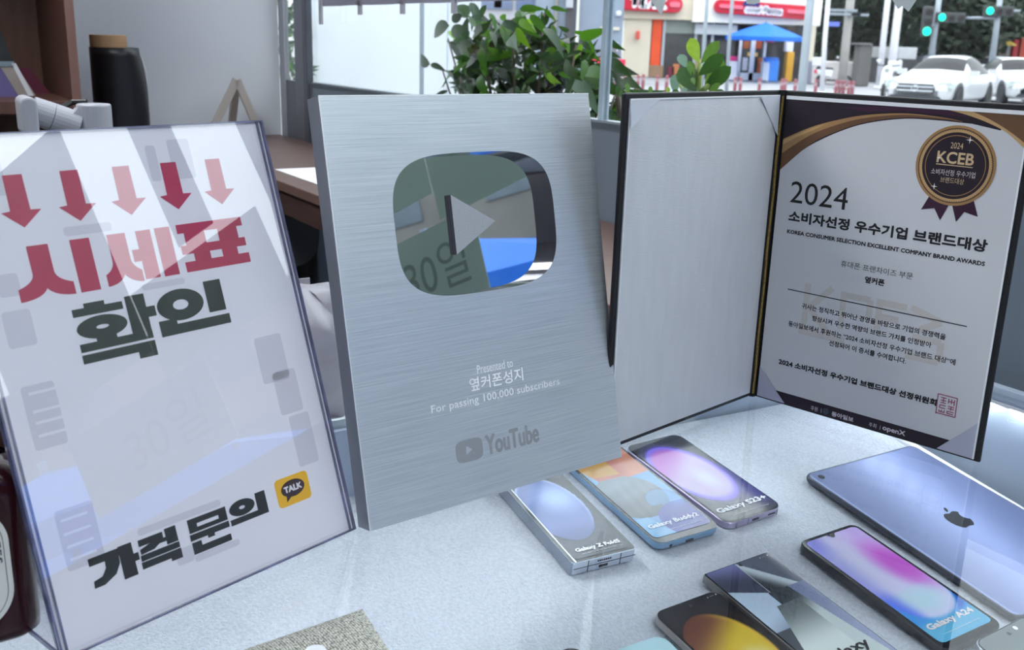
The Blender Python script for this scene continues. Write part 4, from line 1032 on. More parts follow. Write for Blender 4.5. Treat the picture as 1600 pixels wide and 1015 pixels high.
MB().tube([(rw * .80, -rw * .32, zt - 0.022), (rw * .93, -rw * .32, zt - 0.06), (rw * .985, -rw * .25, zt - 0.12), (rw * 1.0, -rw * .2, zt - 0.3)], 0.0022, 6).build('white_edge', M('vinyl liner edge', S(214, 216, 222), 0.6, noise=(20, .02)), roll)

# white jointed stand arm
arm = empty('stand_arm', SHOP @ T(0, 0, -1.0), 'white jointed stand arm in front of the wooden shelf', 'stand')
AV = 1.5
def AP(px, py, dv=0.0):
    p = P3(at_v(px, py, AV)); return Vector((p[0], p[1] + dv, p[2] + 1.0))
m_arm = M('white plastic arm', S(158, 160, 168), 0.4, noise=(8, .03))
c1 = AP(146, 162); c1b = Vector((c1.x, c1.y, 0.0))
MB().tube([tuple(c1b), (c1.x, c1.y, c1.z - 0.002), tuple(c1)], [0.0228, 0.0228, 0.0212], 28).build('post', m_arm, arm, smooth=False, bevel=0.001)
MB().lathe([(0.001, 0), (0.16, 0), (0.16, 0.012), (0.03, 0.02), (0.001, 0.02)], 32, (c1.x, c1.y, 0)).build('foot', m_arm, arm)
a0, a1 = AP(50, 172), AP(122, 196)
mid = a0 + (a1 - a0) * 0.42
MB().tube([tuple(a0), tuple(mid)], [0.0185, 0.0190], 24).build('upper_arm', m_arm, arm)
MB().tube([tuple(mid + (a1 - a0) * 0.012), tuple(a1)], [0.0190, 0.0185], 24).build('lower_arm', m_arm, arm)
MB().tube([tuple(mid), tuple(mid + (a1 - a0) * 0.012)], 0.0178, 24).build('joint_gap', m_port, arm)
MB().tube([tuple(AP(112, 176)), tuple(AP(119, 182))], 0.013, 16).build('knuckle', m_arm, arm)
pl = AP(42, 176)
MB().prism(rrect(0.020, 0.052, 0.009, 6), -0.03, 0.03).build('end_plate', m_arm, arm, bevel=0.003, mtx=T(pl.x, pl.y, pl.z - 0.004) @ RX(math.pi / 2))
MB().tube([tuple(AP(100, 170, 0.02)), tuple(AP(118, 162, 0.03)), tuple(AP(140, 161, 0.02))], 0.004, 10).build('cable', m_port, arm)

# below the counter: chair back, dark box, plastic bag on a white box
chair = empty('desk_chair', SHOP @ T(0.66, 1.9, -1.0), 'dim grey white chair back under the window counter', 'chair')
cp = P3(at_u(450, 362, 0.80))
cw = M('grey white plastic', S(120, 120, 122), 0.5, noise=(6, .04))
chair.matrix_world = SHOP @ T(cp[0] - 0.0, cp[1], -1.0)
MB().prism(squircle(0, 0, 0.075, 0.085, 48, 2.6), -0.009, 0.009).build('backrest', cw, chair, bevel=0.004, mtx=T(0, 0, cp[2] + 1.0) @ RX(math.pi / 2))
MB().box(-0.012, 0.012, 0.42, 0.012, 0.03, cp[2] + 1.0).build('back_post', cw, chair)
MB().prism(rrect(0.40, 0.40, 0.08, 6), 0.40, 0.45).build('seat', cw, chair, mtx=T(0, 0.2 - 0.0, 0))
for a in (45, 135, 225, 315):
    MB().tube([(0.13 * math.cos(math.radians(a)), 0.2 + 0.13 * math.sin(math.radians(a)), 0.40), (0.19 * math.cos(math.radians(a)), 0.2 + 0.19 * math.sin(math.radians(a)), 0.0)], 0.011, 10).build('leg', cw, chair)
bxp = P3(at_v(510, 420, 1.75))
db = MB().box(bxp[0] - 0.07, 2.02, -1.0, 0.69, 2.3, zb - 0.03).build('dark_cabinet', M('dark violet cabinet', S(44, 40, 66), 0.6, noise=(5, .1)), mtx=SHOP, bevel=0.003); tag(db, 'dark violet cabinet under the window counter', 'cabinet')
bp = P3(at_v(505, 600, 1.0))
wb = MB().box(bp[0] - 0.22, 0.93, -1.0, bp[0] + 0.20, 1.25, bp[2] - 0.045).build('white_box', M('white carton', S(206, 208, 212), 0.7, noise=(5, .02)), mtx=SHOP, bevel=0.003); tag(wb, 'white carton behind the display counter, under the plastic bag', 'box')
bag_z = bp[2] - 0.045
topz = P3(at_v(495, 452, 1.05))[2]
bag = empty('plastic_bag', SHOP @ T(bp[0], 1.06, bag_z), 'crumpled clear plastic bag between the sign holder and the plaque', 'bag')
rb = random.Random(5)
rings = []
Hh = topz - bag_z
for j in range(13):
    b = j / 12
    base = 0.062 + 0.012 * math.sin(b * 3) if b < 0.8 else 0.062 * (1 - (b - 0.8) * 2.6)
    rings.append([((base + 0.011 * math.sin(i * 2.3 + j * 1.1) + rb.uniform(-.006, .006)) * math.cos(2 * math.pi * i / 22), (base * .8 + 0.010 * math.cos(i * 1.7 + j) + rb.uniform(-.006, .006)) * math.sin(2 * math.pi * i / 22), 0.0005 + Hh * b * (1 + 0.02 * math.sin(i * 1.3))) for i in range(22)])
MB().stack(rings, True, True).build('film', M('cloudy plastic film', S(190, 188, 196), 0.25, noise=(14, .08), trans=(S(214, 212, 220), 0.45)), bag, smooth=True)
tg = MB().box(-0.012, 0.03, Hh * 0.85, 0.022, 0.032, Hh * 1.03).build('paper_tag', M('tag grey', S(150, 150, 158), 0.6, noise=(9, .03)), bag)

# ================================================================== plants outside the window
def leaf_mesh(name, mat, wid, tip=1.0, fold=0.18, curl=0.25, blunt=False):
    mb = MB(); n = 9
    for i in range(n + 1):
        t_ = i / n
        w_ = wid * (2.3 * t_ ** 0.7 * (1 - t_) ** 1.2 if not blunt else math.sin(math.pi * t_ ** 1.45) ** 0.62 if 0 < t_ < 1 else 0) + 0.003
        zc_ = -curl * t_ * t_
        mb.v += [(-w_, t_, zc_ + fold * w_), (0, t_, zc_), (w_, t_, zc_ + fold * w_)]
    for i in range(n):
        a = i * 3
        mb.f += [(a, a + 1, a + 4, a + 3), (a + 1, a + 2, a + 5, a + 4)]
    return mb.mesh(name, mat, True)
def mleaf(name, col, tr, rough=0.3): return M(name, col, max(rough, 0.38), noise=(5, .22), trans=(tr, 0.35), spec=0.22)
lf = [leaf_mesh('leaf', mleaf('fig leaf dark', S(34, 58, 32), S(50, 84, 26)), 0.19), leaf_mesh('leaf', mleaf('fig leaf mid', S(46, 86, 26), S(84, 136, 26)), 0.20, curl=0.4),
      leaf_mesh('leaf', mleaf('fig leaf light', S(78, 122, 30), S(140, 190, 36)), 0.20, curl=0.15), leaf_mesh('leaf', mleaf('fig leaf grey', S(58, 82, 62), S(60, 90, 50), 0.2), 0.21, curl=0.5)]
def put_leaf(parent, inv, base, tip, me, roll=0.0, rr=R_):
    d = tip - base; L = d.length; y = d / L
    c = (C0 - base).normalized()
    z = (c - y * c.dot(y)); z = z.normalized() if z.length > 1e-4 else ez
    z = (Matrix.Rotation(roll, 3, y) @ z)
    x = y.cross(z)
    o = obj('leaf', me, parent, mtx=inv @ basis(base, x * L, y * L, z * L))
    return o
fb = at_u(840, 175, 1.42)
fic = empty('weeping_fig', T(fb.x, fb.y, -1.15), 'leafy green fig plant in a pot outside the window behind the plaque', 'potted plant')
finv = fic.matrix_world.inverted()
# pot and stems
MB().lathe([(0.001, 0), (0.13, 0), (0.17, 0.50), (0.185, 0.52), (0.185, 0.56), (0.165, 0.56), (0.16, 0.53), (0.001, 0.53)], 32).build('pot', M('dark pot', S(60, 62, 66), 0.6, noise=(6, .1)), fic)
MB().lathe([(0.001, 0.54), (0.155, 0.535), (0.16, 0.52)], 20).build('soil', M('soil', S(48, 40, 34), 0.95, noise=(60, .4)), fic)
m_bark = M('grey brown bark', S(92, 80, 70), 0.8, noise=(40, .25), stretch=(1, 1, .2))
for k_, (tx, ty, uu) in enumerate(((700, 60, 1.40), (745, 10, 1.48), (800, 30, 1.40), (850, 20, 1.46), (900, 70, 1.38), (950, 110, 1.44), (690, 105, 1.36), (960, 150, 1.40))):
    e_ = finv @ at_u(tx, ty, uu); b_ = Vector((0.02 * math.cos(k_), 0.02 * math.sin(k_), 0.53))
    m1 = b_.lerp(e_, 0.5) + Vector((0, 0, 0.07))
    MB().tube([tuple(b_), tuple(b_.lerp(m1, .6) + Vector((.01, 0, .01))), tuple(m1), tuple(m1.lerp(e_, .55)), tuple(e_)], [0.010, 0.008, 0.006, 0.004, 0.002], 7).build('stem', m_bark, fic, smooth=True)
ex = [((702, 40), (657, 52), 0), ((722, 24), (694, 36), 0), ((726, 42), (690, 60), 0), ((730, 58), (700, 72), 0), ((737, 66), (702, 90), 0), ((742, 96), (714, 97), 0), ((672, 100), (641, 88), 0), ((673, 100), (692, 106), 0),
      ((735, 4), (752, 28), 3), ((760, 8), (742, 34), 0), ((790, 22), (776, 40), 1), ((720, 112), (690, 124), 0), ((728, 120), (700, 132), 0), ((732, 130), (710, 142), 0), ((742, 20), (735, 44), 3), ((735, 10), (700, 32), 0),
      ((860, 12), (884, 13), 1), ((850, 14), (868, 32), 1), ((862, 38), (872, 64), 1), ((920, 62), (930, 84), 1), ((946, 60), (968, 78), 0), ((950, 92), (980, 112), 0), ((905, 58), (934, 54), 1), ((915, 78), (934, 92), 1),
      ((812, 14), (842, 10), 1), ((800, 30), (826, 46), 1), ((806, 44), (824, 74), 2), ((782, 40), (792, 66), 2), ((770, 60), (782, 82), 0), ((930, 100), (948, 122), 0), ((940, 130), (975, 150), 0), ((945, 170), (965, 188), 0), ((925, 160), (945, 186), 0)]
rr = random.Random(11)
for (b, e, mi) in ex:
    u_ = 1.30 + rr.random() * 0.14
    put_leaf(fic, finv, at_u(b[0], b[1], u_), at_u(e[0], e[1], u_ - 0.02 + rr.random() * 0.04), lf[mi], rr.uniform(-.5, .5))
def inside(x, y):
    if 720 < x < 985 and y > 8:
        top = 25 if x < 760 else 14 if x < 865 else 30 + (x - 865) * 0.35 if x < 935 else 66 + (x - 935) * 1.0
        return y > top
    return 690 < x <= 720 and 110 < y < 146
cnt = 0
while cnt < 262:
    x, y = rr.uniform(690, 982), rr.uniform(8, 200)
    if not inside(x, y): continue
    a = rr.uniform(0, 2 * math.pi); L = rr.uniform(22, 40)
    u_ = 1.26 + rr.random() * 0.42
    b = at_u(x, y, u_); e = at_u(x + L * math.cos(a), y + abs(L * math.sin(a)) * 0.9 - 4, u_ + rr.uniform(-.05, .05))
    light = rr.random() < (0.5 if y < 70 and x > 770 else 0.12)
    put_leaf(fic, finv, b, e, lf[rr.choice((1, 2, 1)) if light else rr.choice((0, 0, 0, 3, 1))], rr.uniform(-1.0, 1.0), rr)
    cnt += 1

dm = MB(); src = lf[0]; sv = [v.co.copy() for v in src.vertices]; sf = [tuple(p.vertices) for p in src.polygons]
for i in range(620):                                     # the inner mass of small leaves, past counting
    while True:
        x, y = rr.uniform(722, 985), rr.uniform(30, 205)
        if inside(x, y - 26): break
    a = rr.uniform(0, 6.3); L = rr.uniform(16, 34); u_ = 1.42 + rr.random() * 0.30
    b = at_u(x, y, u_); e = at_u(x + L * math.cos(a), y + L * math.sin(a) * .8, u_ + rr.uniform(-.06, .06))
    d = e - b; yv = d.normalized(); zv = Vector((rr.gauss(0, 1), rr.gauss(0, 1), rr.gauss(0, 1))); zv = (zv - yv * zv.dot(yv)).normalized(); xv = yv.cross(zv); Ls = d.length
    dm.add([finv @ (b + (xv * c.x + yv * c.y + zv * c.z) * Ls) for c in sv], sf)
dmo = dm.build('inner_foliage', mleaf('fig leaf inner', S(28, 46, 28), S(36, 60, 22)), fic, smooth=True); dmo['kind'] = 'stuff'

jl = [leaf_mesh('leaf', mleaf('jade leaf dark', S(52, 84, 42), S(60, 96, 36), 0.22), 0.20, fold=0.1, curl=0.1, blunt=True), leaf_mesh('leaf', mleaf('jade leaf light', S(126, 158, 44), S(150, 180, 50), 0.25), 0.20, fold=0.1, curl=0.12, blunt=True),
      leaf_mesh('leaf', mleaf('jade leaf mid', S(84, 120, 56), S(96, 130, 50), 0.22), 0.20, fold=0.1, curl=0.1, blunt=True), leaf_mesh('leaf', mleaf('jade leaf grey', S(110, 138, 124), S(100, 128, 100), 0.25), 0.24, fold=0.1, curl=0.1, blunt=True)]
def jz(x, y): return 960 + x / 6.767, y / 6.767
jb = at_u(1090, 150, 1.30)
jad = empty('jade_plant', T(jb.x, jb.y, -1.15), 'small succulent with thick rounded green leaves outside the window', 'potted plant')
jinv = jad.matrix_world.inverted()
MB().lathe([(0.001, 0), (0.09, 0), (0.12, 0.9), (0.14, 1.10), (0.13, 1.12), (0.001, 1.11)], 28).build('pot', M('grey planter', S(120, 122, 126), 0.7, noise=(6, .06)), jad)
for pts in (((880, 1050), (882, 950), (892, 790), (900, 660)), ((885, 1040), (940, 960), (1000, 890)), ((880, 1050), (760, 980), (700, 900)), ((560, 1060), (570, 1000)), ((390, 1060), (385, 990)), ((140, 1060), (140, 980)), ((40, 1070), (30, 990))):
    P = [jinv @ at_u(*jz(*p), 1.30) for p in pts]
    P = [Vector((P[0].x * .6, P[0].y * .6, 1.11))] + P
    MB().tube([tuple(p) for p in P], [0.007] + [0.0065] * (len(P) - 2) + [0.004], 8).build('stem', m_bark if len(pts) < 3 else M('green stem', S(120, 138, 66), 0.5, noise=(9, .15)), jad, smooth=True)
for (b, e, mi, du) in (((895, 670), (785, 385), 1, 0), ((915, 670), (1098, 440), 2, .01), ((885, 800), (1140, 585), 0, -.01), ((835, 830), (795, 630), 2, -.01), ((870, 975), (665, 700), 0, -.02), ((760, 720), (690, 560), 3, .02), ((940, 960), (1215, 715), 0, .01),
                       ((950, 940), (1150, 640), 2, .02), ((985, 985), (1110, 885), 2, -.02), ((850, 900), (820, 810), 2, -.02), ((640, 1000), (640, 780), 3, .02), ((900, 990), (760, 915), 3, -.02), ((780, 990), (720, 910), 3, 0),
                       ((140, 1010), (140, 870), 2, 0), ((385, 1010), (380, 905), 2, 0), ((570, 1010), (565, 910), 1, 0), ((30, 1020), (40, 895), 0, 0), ((90, 1030), (40, 930), 0, .01), ((200, 1030), (215, 930), 0, .01), ((700, 1020), (600, 950), 0, .01), ((1020, 1000), (1150, 960), 0, 0)):
    put_leaf(jad, jinv, at_u(*jz(*b), 1.29 + du), at_u(*jz(*e), 1.29 + du + .005), jl[mi], rr.uniform(-.25, .25))
# bush seen through the narrow corner panes
bp_ = at_u(465, 70, 1.9)
bush = empty('green_bush', T(bp_.x, bp_.y, -1.15), 'green bush outside the narrow corner panes', 'bush')
binv2 = bush.matrix_world.inverted()
MB().tube([(0, 0, 0), (0.01, 0.01, 0.7), (0, 0, bp_.z + 1.0)], [0.02, 0.015, 0.006], 8).build('stem', m_bark, bush)
for i in range(130):
    x, y = rr.uniform(434, 474), rr.uniform(10, 140); a = rr.uniform(0, 6.3); u_ = rr.uniform(1.5, 1.9)
    put_leaf(bush, binv2, at_u(x, y, u_), at_u(x + 13 * math.cos(a), y + 16 * math.sin(a), u_), lf[rr.choice((0, 0, 1, 3))], rr.uniform(-1, 1))

# ================================================================== the street outside
GZ = -1.15
def at_y(px, py, Y): return hit(px, py, Vector((0, Y, 0)), Vector((0, 1, 0)))
m_asph = M('pale asphalt', S(136, 136, 140), 0.85, noise=(0.6, .10), bump=(60, .1, .01))
m_pave = M('pavement stone', S(168, 166, 166), 0.8, noise=(1.5, .08))
g = MB().box(-120, -60, GZ - 0.3, 160, 200, GZ - 0.02).build('ground', m_asph); struct(g, 'grey street surface outside the shop', 'street')
g = MB().box(-2, -8, GZ - 0.02, 3.6, 12, GZ + 0.0).build('pavement', m_pave, mtx=SHOP @ T(3.05, 0, 0) if False else SHOP @ T(3.06, 0, 0)); struct(g, 'pavement strip outside the shop window', 'pavement')
mk = M('road marking paint', S(226, 226, 226), 0.7, noise=(4, .06))
for i, (x, y) in enumerate(((4, 22), (9.5, 22), (15, 22), (20, 22))):
    o = MB().box(x, y, GZ - 0.02, x + 3.2, y + 0.45, GZ - 0.012).build('trim_%d' % (i + 1), mk); struct(o, 'white road marking on the street', 'road marking')

def pbox(mb, x0, y0, x1, y1, Y, th):                       # upright box filling a pixel rectangle on the vertical plane at Y
    a = at_y(x0, (y0 + y1) / 2, Y); b = at_y(x1, (y0 + y1) / 2, Y); c = at_y((x0 + x1) / 2, y0, Y); d = at_y((x0 + x1) / 2, y1, Y)
    return mb.box(a.x, Y, d.z, b.x, Y + th, c.z)
def panel(name, x0, y0, x1, y1, Y, th, mat, parent, bevel=0, label=None):
    o = pbox(MB(), x0, y0, x1, y1, Y, th).build(name, mat, None, bevel=bevel, label=label)
    o.parent = parent; o.matrix_parent_inverse = parent.matrix_world.inverted()
    return o
def sink(o, z=GZ):                                          # run a box down to the ground
    lo = min(v.co.z for v in o.data.vertices)
    for v in o.data.vertices:
        if abs(v.co.z - lo) < 1e-4: v.co.z = z
    return o
m_beige = M('cream stucco', S(216, 206, 186), 0.8, noise=(2, .03))
m_whitef = M('white fascia', S(238, 236, 230), 0.6, noise=(2, .02))
m_red = M('red sign plastic', S(196, 16, 50), 0.35, noise=(3, .06))
m_pinkh = M('pink sign tube', S(240, 110, 130), 0.4, noise=(3, .04))
m_darkin = M('dark shop interior', S(70, 62, 58), 0.5, noise=(1.2, .35))
m_glassd = M('shop glass dark', S(66, 66, 68), 0.08, noise=(1.5, .3))
m_orange = M('orange panel', S(226, 82, 40), 0.5, noise=(2, .06))
Y0 = 50.0
shop = empty('street_shop', T(*at_y(1120, 122, Y0).xy, GZ), 'cream shop building across the street with a wide red sign', 'building')
sink(panel('pier', 976, 20, 1016, 122, Y0, 1.0, m_beige, shop))
panel('fascia', 976, -150, 1089, 30, Y0 - 0.15, 6.0, m_beige, shop)
panel('fascia', 1089, -150, 1272, 37, Y0 - 0.45, 6.3, m_whitef, shop)
sink(panel('back_wall', 1014, 20, 1272, 122, Y0 + 3.0, 0.3, m_darkin, shop))
sink(panel('pier', 1258, 30, 1272, 122, Y0, 1.0, m_beige, shop))
panel('orange_pillar', 1018, 30, 1033, 102, Y0 + 0.1, 0.5, m_orange, shop)
sink(panel('planter_base', 1014, 102, 1036, 122, Y0 + 0.05, 0.5, M('wood base', S(150, 120, 96), 0.7, noise=(3, .1)), shop))
sink(panel('shop_pane', 1038, 52, 1084, 118, Y0 + 0.2, 0.06, m_glassd, shop))
panel('transom', 1036, 32, 1086, 52, Y0 + 0.18, 0.1, M('grey green transom', S(138, 146, 138), 0.4, noise=(2, .08)), shop)
panel('transom', 1086, 38, 1152, 54, Y0 - 0.1, 0.3, M('grey white awning strip', S(196, 200, 204), 0.5, noise=(2, .05)), shop)
for x in (1036, 1086, 1112): sink(panel('pane_frame', x - 2, 32, x + 2, 120, Y0 + 0.1, 0.15, M('frame grey', S(176, 180, 188), 0.4, 0.3, noise=(3, .05)), shop))
for (x0, x1) in ((1088, 1110), (1114, 1153), (1197, 1226), (1240, 1258)): sink(panel('shop_pane', x0, 40, x1, 118, Y0 + 0.25, 0.06, m_glassd, shop))
for (x, y, c) in ((1056, 108, (190, 120, 80)), (1048, 112, (110, 40, 56)), (1092, 100, (180, 150, 110)), (1120, 96, (196, 170, 130))):
    panel('goods', x - 5, y - 8, x + 5, y + 8, Y0 + 0.12, 0.1, M('goods %d' % x, S(*c), 0.6, noise=(3, .1)), shop)
# sign boards with raised ends
def pill(name, x0, y0, x1, y1, Y, mat, parent, slope=0.0):
    a = at_y(x0, (y0 + y1) / 2, Y); b = at_y(x1, (y0 + y1) / 2, Y); c = at_y((x0 + x1) / 2, y0, Y); d = at_y((x0 + x1) / 2, y1, Y)
    w_, h_ = b.x - a.x, c.z - d.z
    mtx = parent.matrix_world.inverted() @ basis(((a.x + b.x) / 2, Y, (c.z + d.z) / 2), (math.cos(slope), 0, math.sin(slope)), (-math.sin(slope), 0, math.cos(slope)), (0, -1, 0))
    o = MB().prism(rrect(w_, h_, min(w_, h_) * .48, 8), 0, 0.25).build(name, mat, parent, bevel=0.04, mtx=mtx)
    return o, w_, h_
sgA, w_, h_ = pill('sign_board', 930, -9, 1066, 17, Y0 - 0.2, m_red, shop, -0.03)
lettering('sign_word', 'TE.4K', (-w_ * .12, -h_ * .38, w_ * .33, h_ * .40), M('white sign letters', S(246, 240, 246), 0.4, noise=(5, .02)), sgA, 0.28, bold=0.08)
MB().prism(rrect(w_ * .12, h_ * .3, h_ * .14, 6, w_ * .41, 0), 0.24, 0.32).build('sign_tube', m_pinkh, sgA)
sgB, w_, h_ = pill('sign_board', 1114, 4, 1268, 26, Y0 - 0.55, m_red, shop, -0.045)
lettering('sign_word', 'ccod Penna', (-w_ * .20, -h_ * .40, w_ * .20, h_ * .30), M('white sign letters', S(246, 240, 246), 0.4, noise=(5, .02)), sgB, 0.28, bold=0.07, slant=0.2)
MB().prism(rrect(w_ * .24, h_ * .26, h_ * .12, 6, -w_ * .33, h_ * .02), 0.24, 0.34).build('sign_tube', m_pinkh, sgB)
MB().prism(rrect(w_ * .24, h_ * .26, h_ * .12, 6, w_ * .36, h_ * .02), 0.24, 0.34).build('sign_tube', m_pinkh, sgB)
MB().prism([(-w_ * .22, h_ * .16), (-w_ * .05, h_ * .2), (-w_ * .055, h_ * .55), (-w_ * .20, h_ * .5)], 0.24, 0.30).build('navy_emblem', M('navy emblem', S(36, 48, 110), 0.5, noise=(5, .1)), sgB)
pl_, a_, b_ = pill('wall_lamp', 993, 48, 999, 62, Y0 - 0.1, M('small red lamp', S(214, 84, 74), 0.5, noise=(5, .05)), shop)
bl = panel('blade_sign', 1274, -40, 1286, 41, Y0 - 1.6, 0.5, m_whitef, shop, bevel=0.05)
# doors
m_wf = M('white door frame', S(226, 230, 236), 0.4, noise=(4, .02))
door = empty('white_glass_door', T(*at_y(1175, 118, Y0 - 0.3).xy, GZ), 'white framed glass double door under the blue parasol across the street', 'door')
for (x0, y0, x1, y1) in ((1154, 57, 1158, 120), (1172, 58, 1179, 120), (1192, 60, 1196, 120), (1154, 56, 1196, 61), (1154, 114, 1196, 121)):
    o = panel('frame_bar', x0, y0, x1, y1, Y0 - 0.3, 0.12, m_wf, door)
    if y1 >= 120: sink(o)
for (x0, x1) in ((1158, 1172), (1179, 1192)): panel('door_glass', x0, 61, x1, 114, Y0 - 0.22, 0.04, m_glassd, door)
for (x0, y0, x1, y1, c) in ((1162, 64, 1171, 76, (170, 96, 60)), (1180, 64, 1190, 76, (180, 84, 50)), (1168, 82, 1184, 88, (236, 190, 110)), (1184, 90, 1190, 114, (206, 110, 60)), (1160, 90, 1168, 110, (206, 206, 214))):
    panel('goods_behind', x0, y0, x1, y1, Y0 - 0.26, 0.03, M('goods d%d%d' % (x0, y0), S(*c), 0.6, noise=(3, .1)), door)
def stand(name, x0, y0, x1, y1, Y, segs, label, cat):
    s_ = empty(name, T(*at_y((x0 + x1) / 2, y1, Y).xy, GZ), label, cat)
    for i, (t0, t1, c, nm) in enumerate(segs):
        o = panel(nm, x0, y0 + (y1 - y0) * t0, x1, y0 + (y1 - y0) * t1, Y + 0.0, 0.5, M('%s %d' % (name, i), S(*c), 0.5, noise=(3, .05)), s_, bevel=0.03)
        if t1 >= 1: sink(o)
stand('pink_bin', 1138, 88, 1152, 119, Y0 - 0.8, ((0, .24, (226, 60, 130), 'lid'), (.24, 1, (232, 232, 238), 'bin_body')), 'white bin with a pink lid beside the glass door', 'bin')
stand('blue_box', 1196, 90, 1217, 119, Y0 - 0.9, ((0, .12, (60, 130, 226), 'lid'), (.12, 1, (70, 150, 240), 'box_body')), 'bright blue box right of the glass door', 'box')
stand('white_box', 1192, 97, 1202, 119, Y0 - 1.3, ((0, .1, (220, 226, 236), 'lid'), (.1, 1, (228, 236, 246), 'box_body')), 'pale small box in front of the bright blue box', 'box')
stand('orange_banner_stand', 1229, 62, 1240, 116, Y0 - 0.7, ((0, .35, (226, 228, 234), 'white_top'), (.35, 1, (222, 160, 40), 'orange_body')), 'white and orange upright stand under the parasol edge', 'stand')
stand('red_tray', 1198, 59, 1210, 66, Y0 - 0.6, ((0, .99, (190, 40, 70), 'shade'),), 'small red shade hanging behind the parasol', 'shade')
# parasols
def parasol(name, label, apex, rx, drop, col, ribs=8):
    m_c = M(name + label, S(*col), 0.6, noise=(2, .05), trans=(S(*col), 0.35))
    p = empty(name, T(apex.x, apex.y, GZ), label, 'parasol')
    h_ = apex.z - GZ
    for i in range(ribs):
        a0, a1 = 2 * math.pi * i / ribs, 2 * math.pi * (i + 1) / ribs
        mb = MB()
        def fn(a, b):
            an = a0 + (a1 - a0) * a; rr_ = rx * b; ch = 1 - (1 - math.cos(math.pi / ribs)) * math.sin(math.pi * a)
            return (rr_ * ch * math.cos(an), rr_ * ch * math.sin(an), h_ - drop * (0.85 * b + 0.15 * b * b) - 0.02 * math.sin(math.pi * a) * b)
        mb.grid(fn, 4, 5)
        mb.grid(lambda a, b: tuple(Vector(fn(a, 1.0)) - Vector((0, 0, 0.16 * rx * b * .6))), 4, 1)
        mb.build('canopy_panel', m_c, p, smooth=True)
        MB().tube([(0, 0, h_ - 0.03), tuple(Vector(fn(0, 1)) - Vector((0, 0, .02)))], 0.012, 6).build('rib', m_port, p)
    MB().tube([(0, 0, 0), (0, 0, h_ + 0.06)], 0.025, 10).build('pole', m_hinge, p)
    MB().lathe([(0.001, 0), (0.28, 0), (0.28, 0.08), (0.04, 0.12), (0.001, 0.12)], 20).build('foot', m_hinge, p)
    return p
parasol('blue_parasol', 'bright blue parasol in front of the shop across the street', at_y(1197, 35, Y0 - 2.5), 1.78, 0.62, (36, 124, 226))
parasol('blue_parasol', 'large blue parasol close outside the right window', Vector((4.4, -0.95, 1.05)), 1.5, 0.42, (24, 112, 214))
parasol('yellow_parasol', 'small yellow parasol far right beyond the white cars', at_y(1577, 63, 55), 0.42, 0.22, (206, 176, 90))

# grey building at the left, behind the fig
gb = empty('grey_building', T(*at_y(915, 110, 40).xy, GZ), 'blue grey building behind the fig plant, left of the cream shop', 'building')
m_gb = M('blue grey cladding', S(128, 140, 156), 0.5, noise=(1.5, .08))
sink(panel('wall', 840, -150, 977, 108, 40, 5, m_gb, gb))
for (x0, x1, c) in ((884, 897, (70, 70, 76)), (901, 905, (216, 214, 206)), (868, 870, (150, 140, 120))): sink(panel('pilaster', x0, -60, x1, 108, 39.8, 0.3, M('pilaster %d' % x0, S(*c), 0.5, noise=(2, .06)), gb))
panel('pipe_box', 885, -20, 896, 12, 39.6, 0.3, M('pale box', S(170, 172, 180), 0.5, noise=(3, .04)), gb)
for (x, y, r) in ((951, 19, 4), (967, 21, 4)): panel('wall_light', x - r, y - r, x + r, y + r, 39.8, 0.2, M('pale lamp glass', S(206, 212, 218), 0.3, noise=(3, .02)), gb, bevel=0.05)
panel('wall_plate', 938, 42, 968, 47, 39.9, 0.1, M('cream plate', S(196, 190, 176), 0.5, noise=(3, .04)), gb)
panel('vent_hood', 945, 66, 966, 82, 39.6, 0.3, M('white vent', S(206, 210, 216), 0.4, noise=(3, .03)), gb, bevel=0.05)
for y in (72, 76, 80): panel('vent_slat', 947, y, 964, y + 1.6, 39.5, 0.08, M('dark slat', S(96, 100, 108), 0.5, noise=(3, .05)), gb)
panel('red_strip', 918, 92, 977, 114, 38.8, 0.5, M('red banner board', S(206, 34, 76), 0.5, noise=(2, .06)), gb)
pb = empty('pale_building', T(*at_y(780, 120, 46).xy, GZ), 'pale building glimpsed through the top of the fig leaves', 'building')
sink(panel('wall', 690, -150, 845, 118, 46, 5, M('pale grey render', S(196, 194, 198), 0.8, noise=(1, .08)), pb))
for (x0, y0, x1, y1, c) in ((752, -10, 800, 14, (120, 132, 160)), (806, -10, 836, 16, (112, 128, 160)), (772, -4, 784, 12, (206, 120, 150)), (842, -10, 850, 16, (196, 180, 140)), (740, 30, 800, 80, (150, 150, 158))): panel('window', x0, y0, x1, y1, 45.9, 0.08, M('win %d %d' % (x0, y0), S(*c), 0.3, noise=(2, .1)), pb)

# building across to the right of the camera (mirrored in plaque and sign)
rb_ = empty('side_building', T(34, -12, GZ), 'dark grey office block to the right of the shop, seen mirrored', 'building')
MB().box(0, -34, 0, 10, 30, 11.2).build('wall', M('dark render', S(112, 108, 106), 0.8, noise=(.6, .15)), rb_)
mw = MB().box(-0.05, -1.1, 0, 0.0, 1.1, 1.5).mesh('window', M('office window', S(90, 100, 112), 0.1, noise=(1, .2)))
for j in range(3):
    for i in range(12): obj('window', mw, rb_, mtx=T(-0.01, -30 + i * 4.8, 2.2 + j * 3.2))

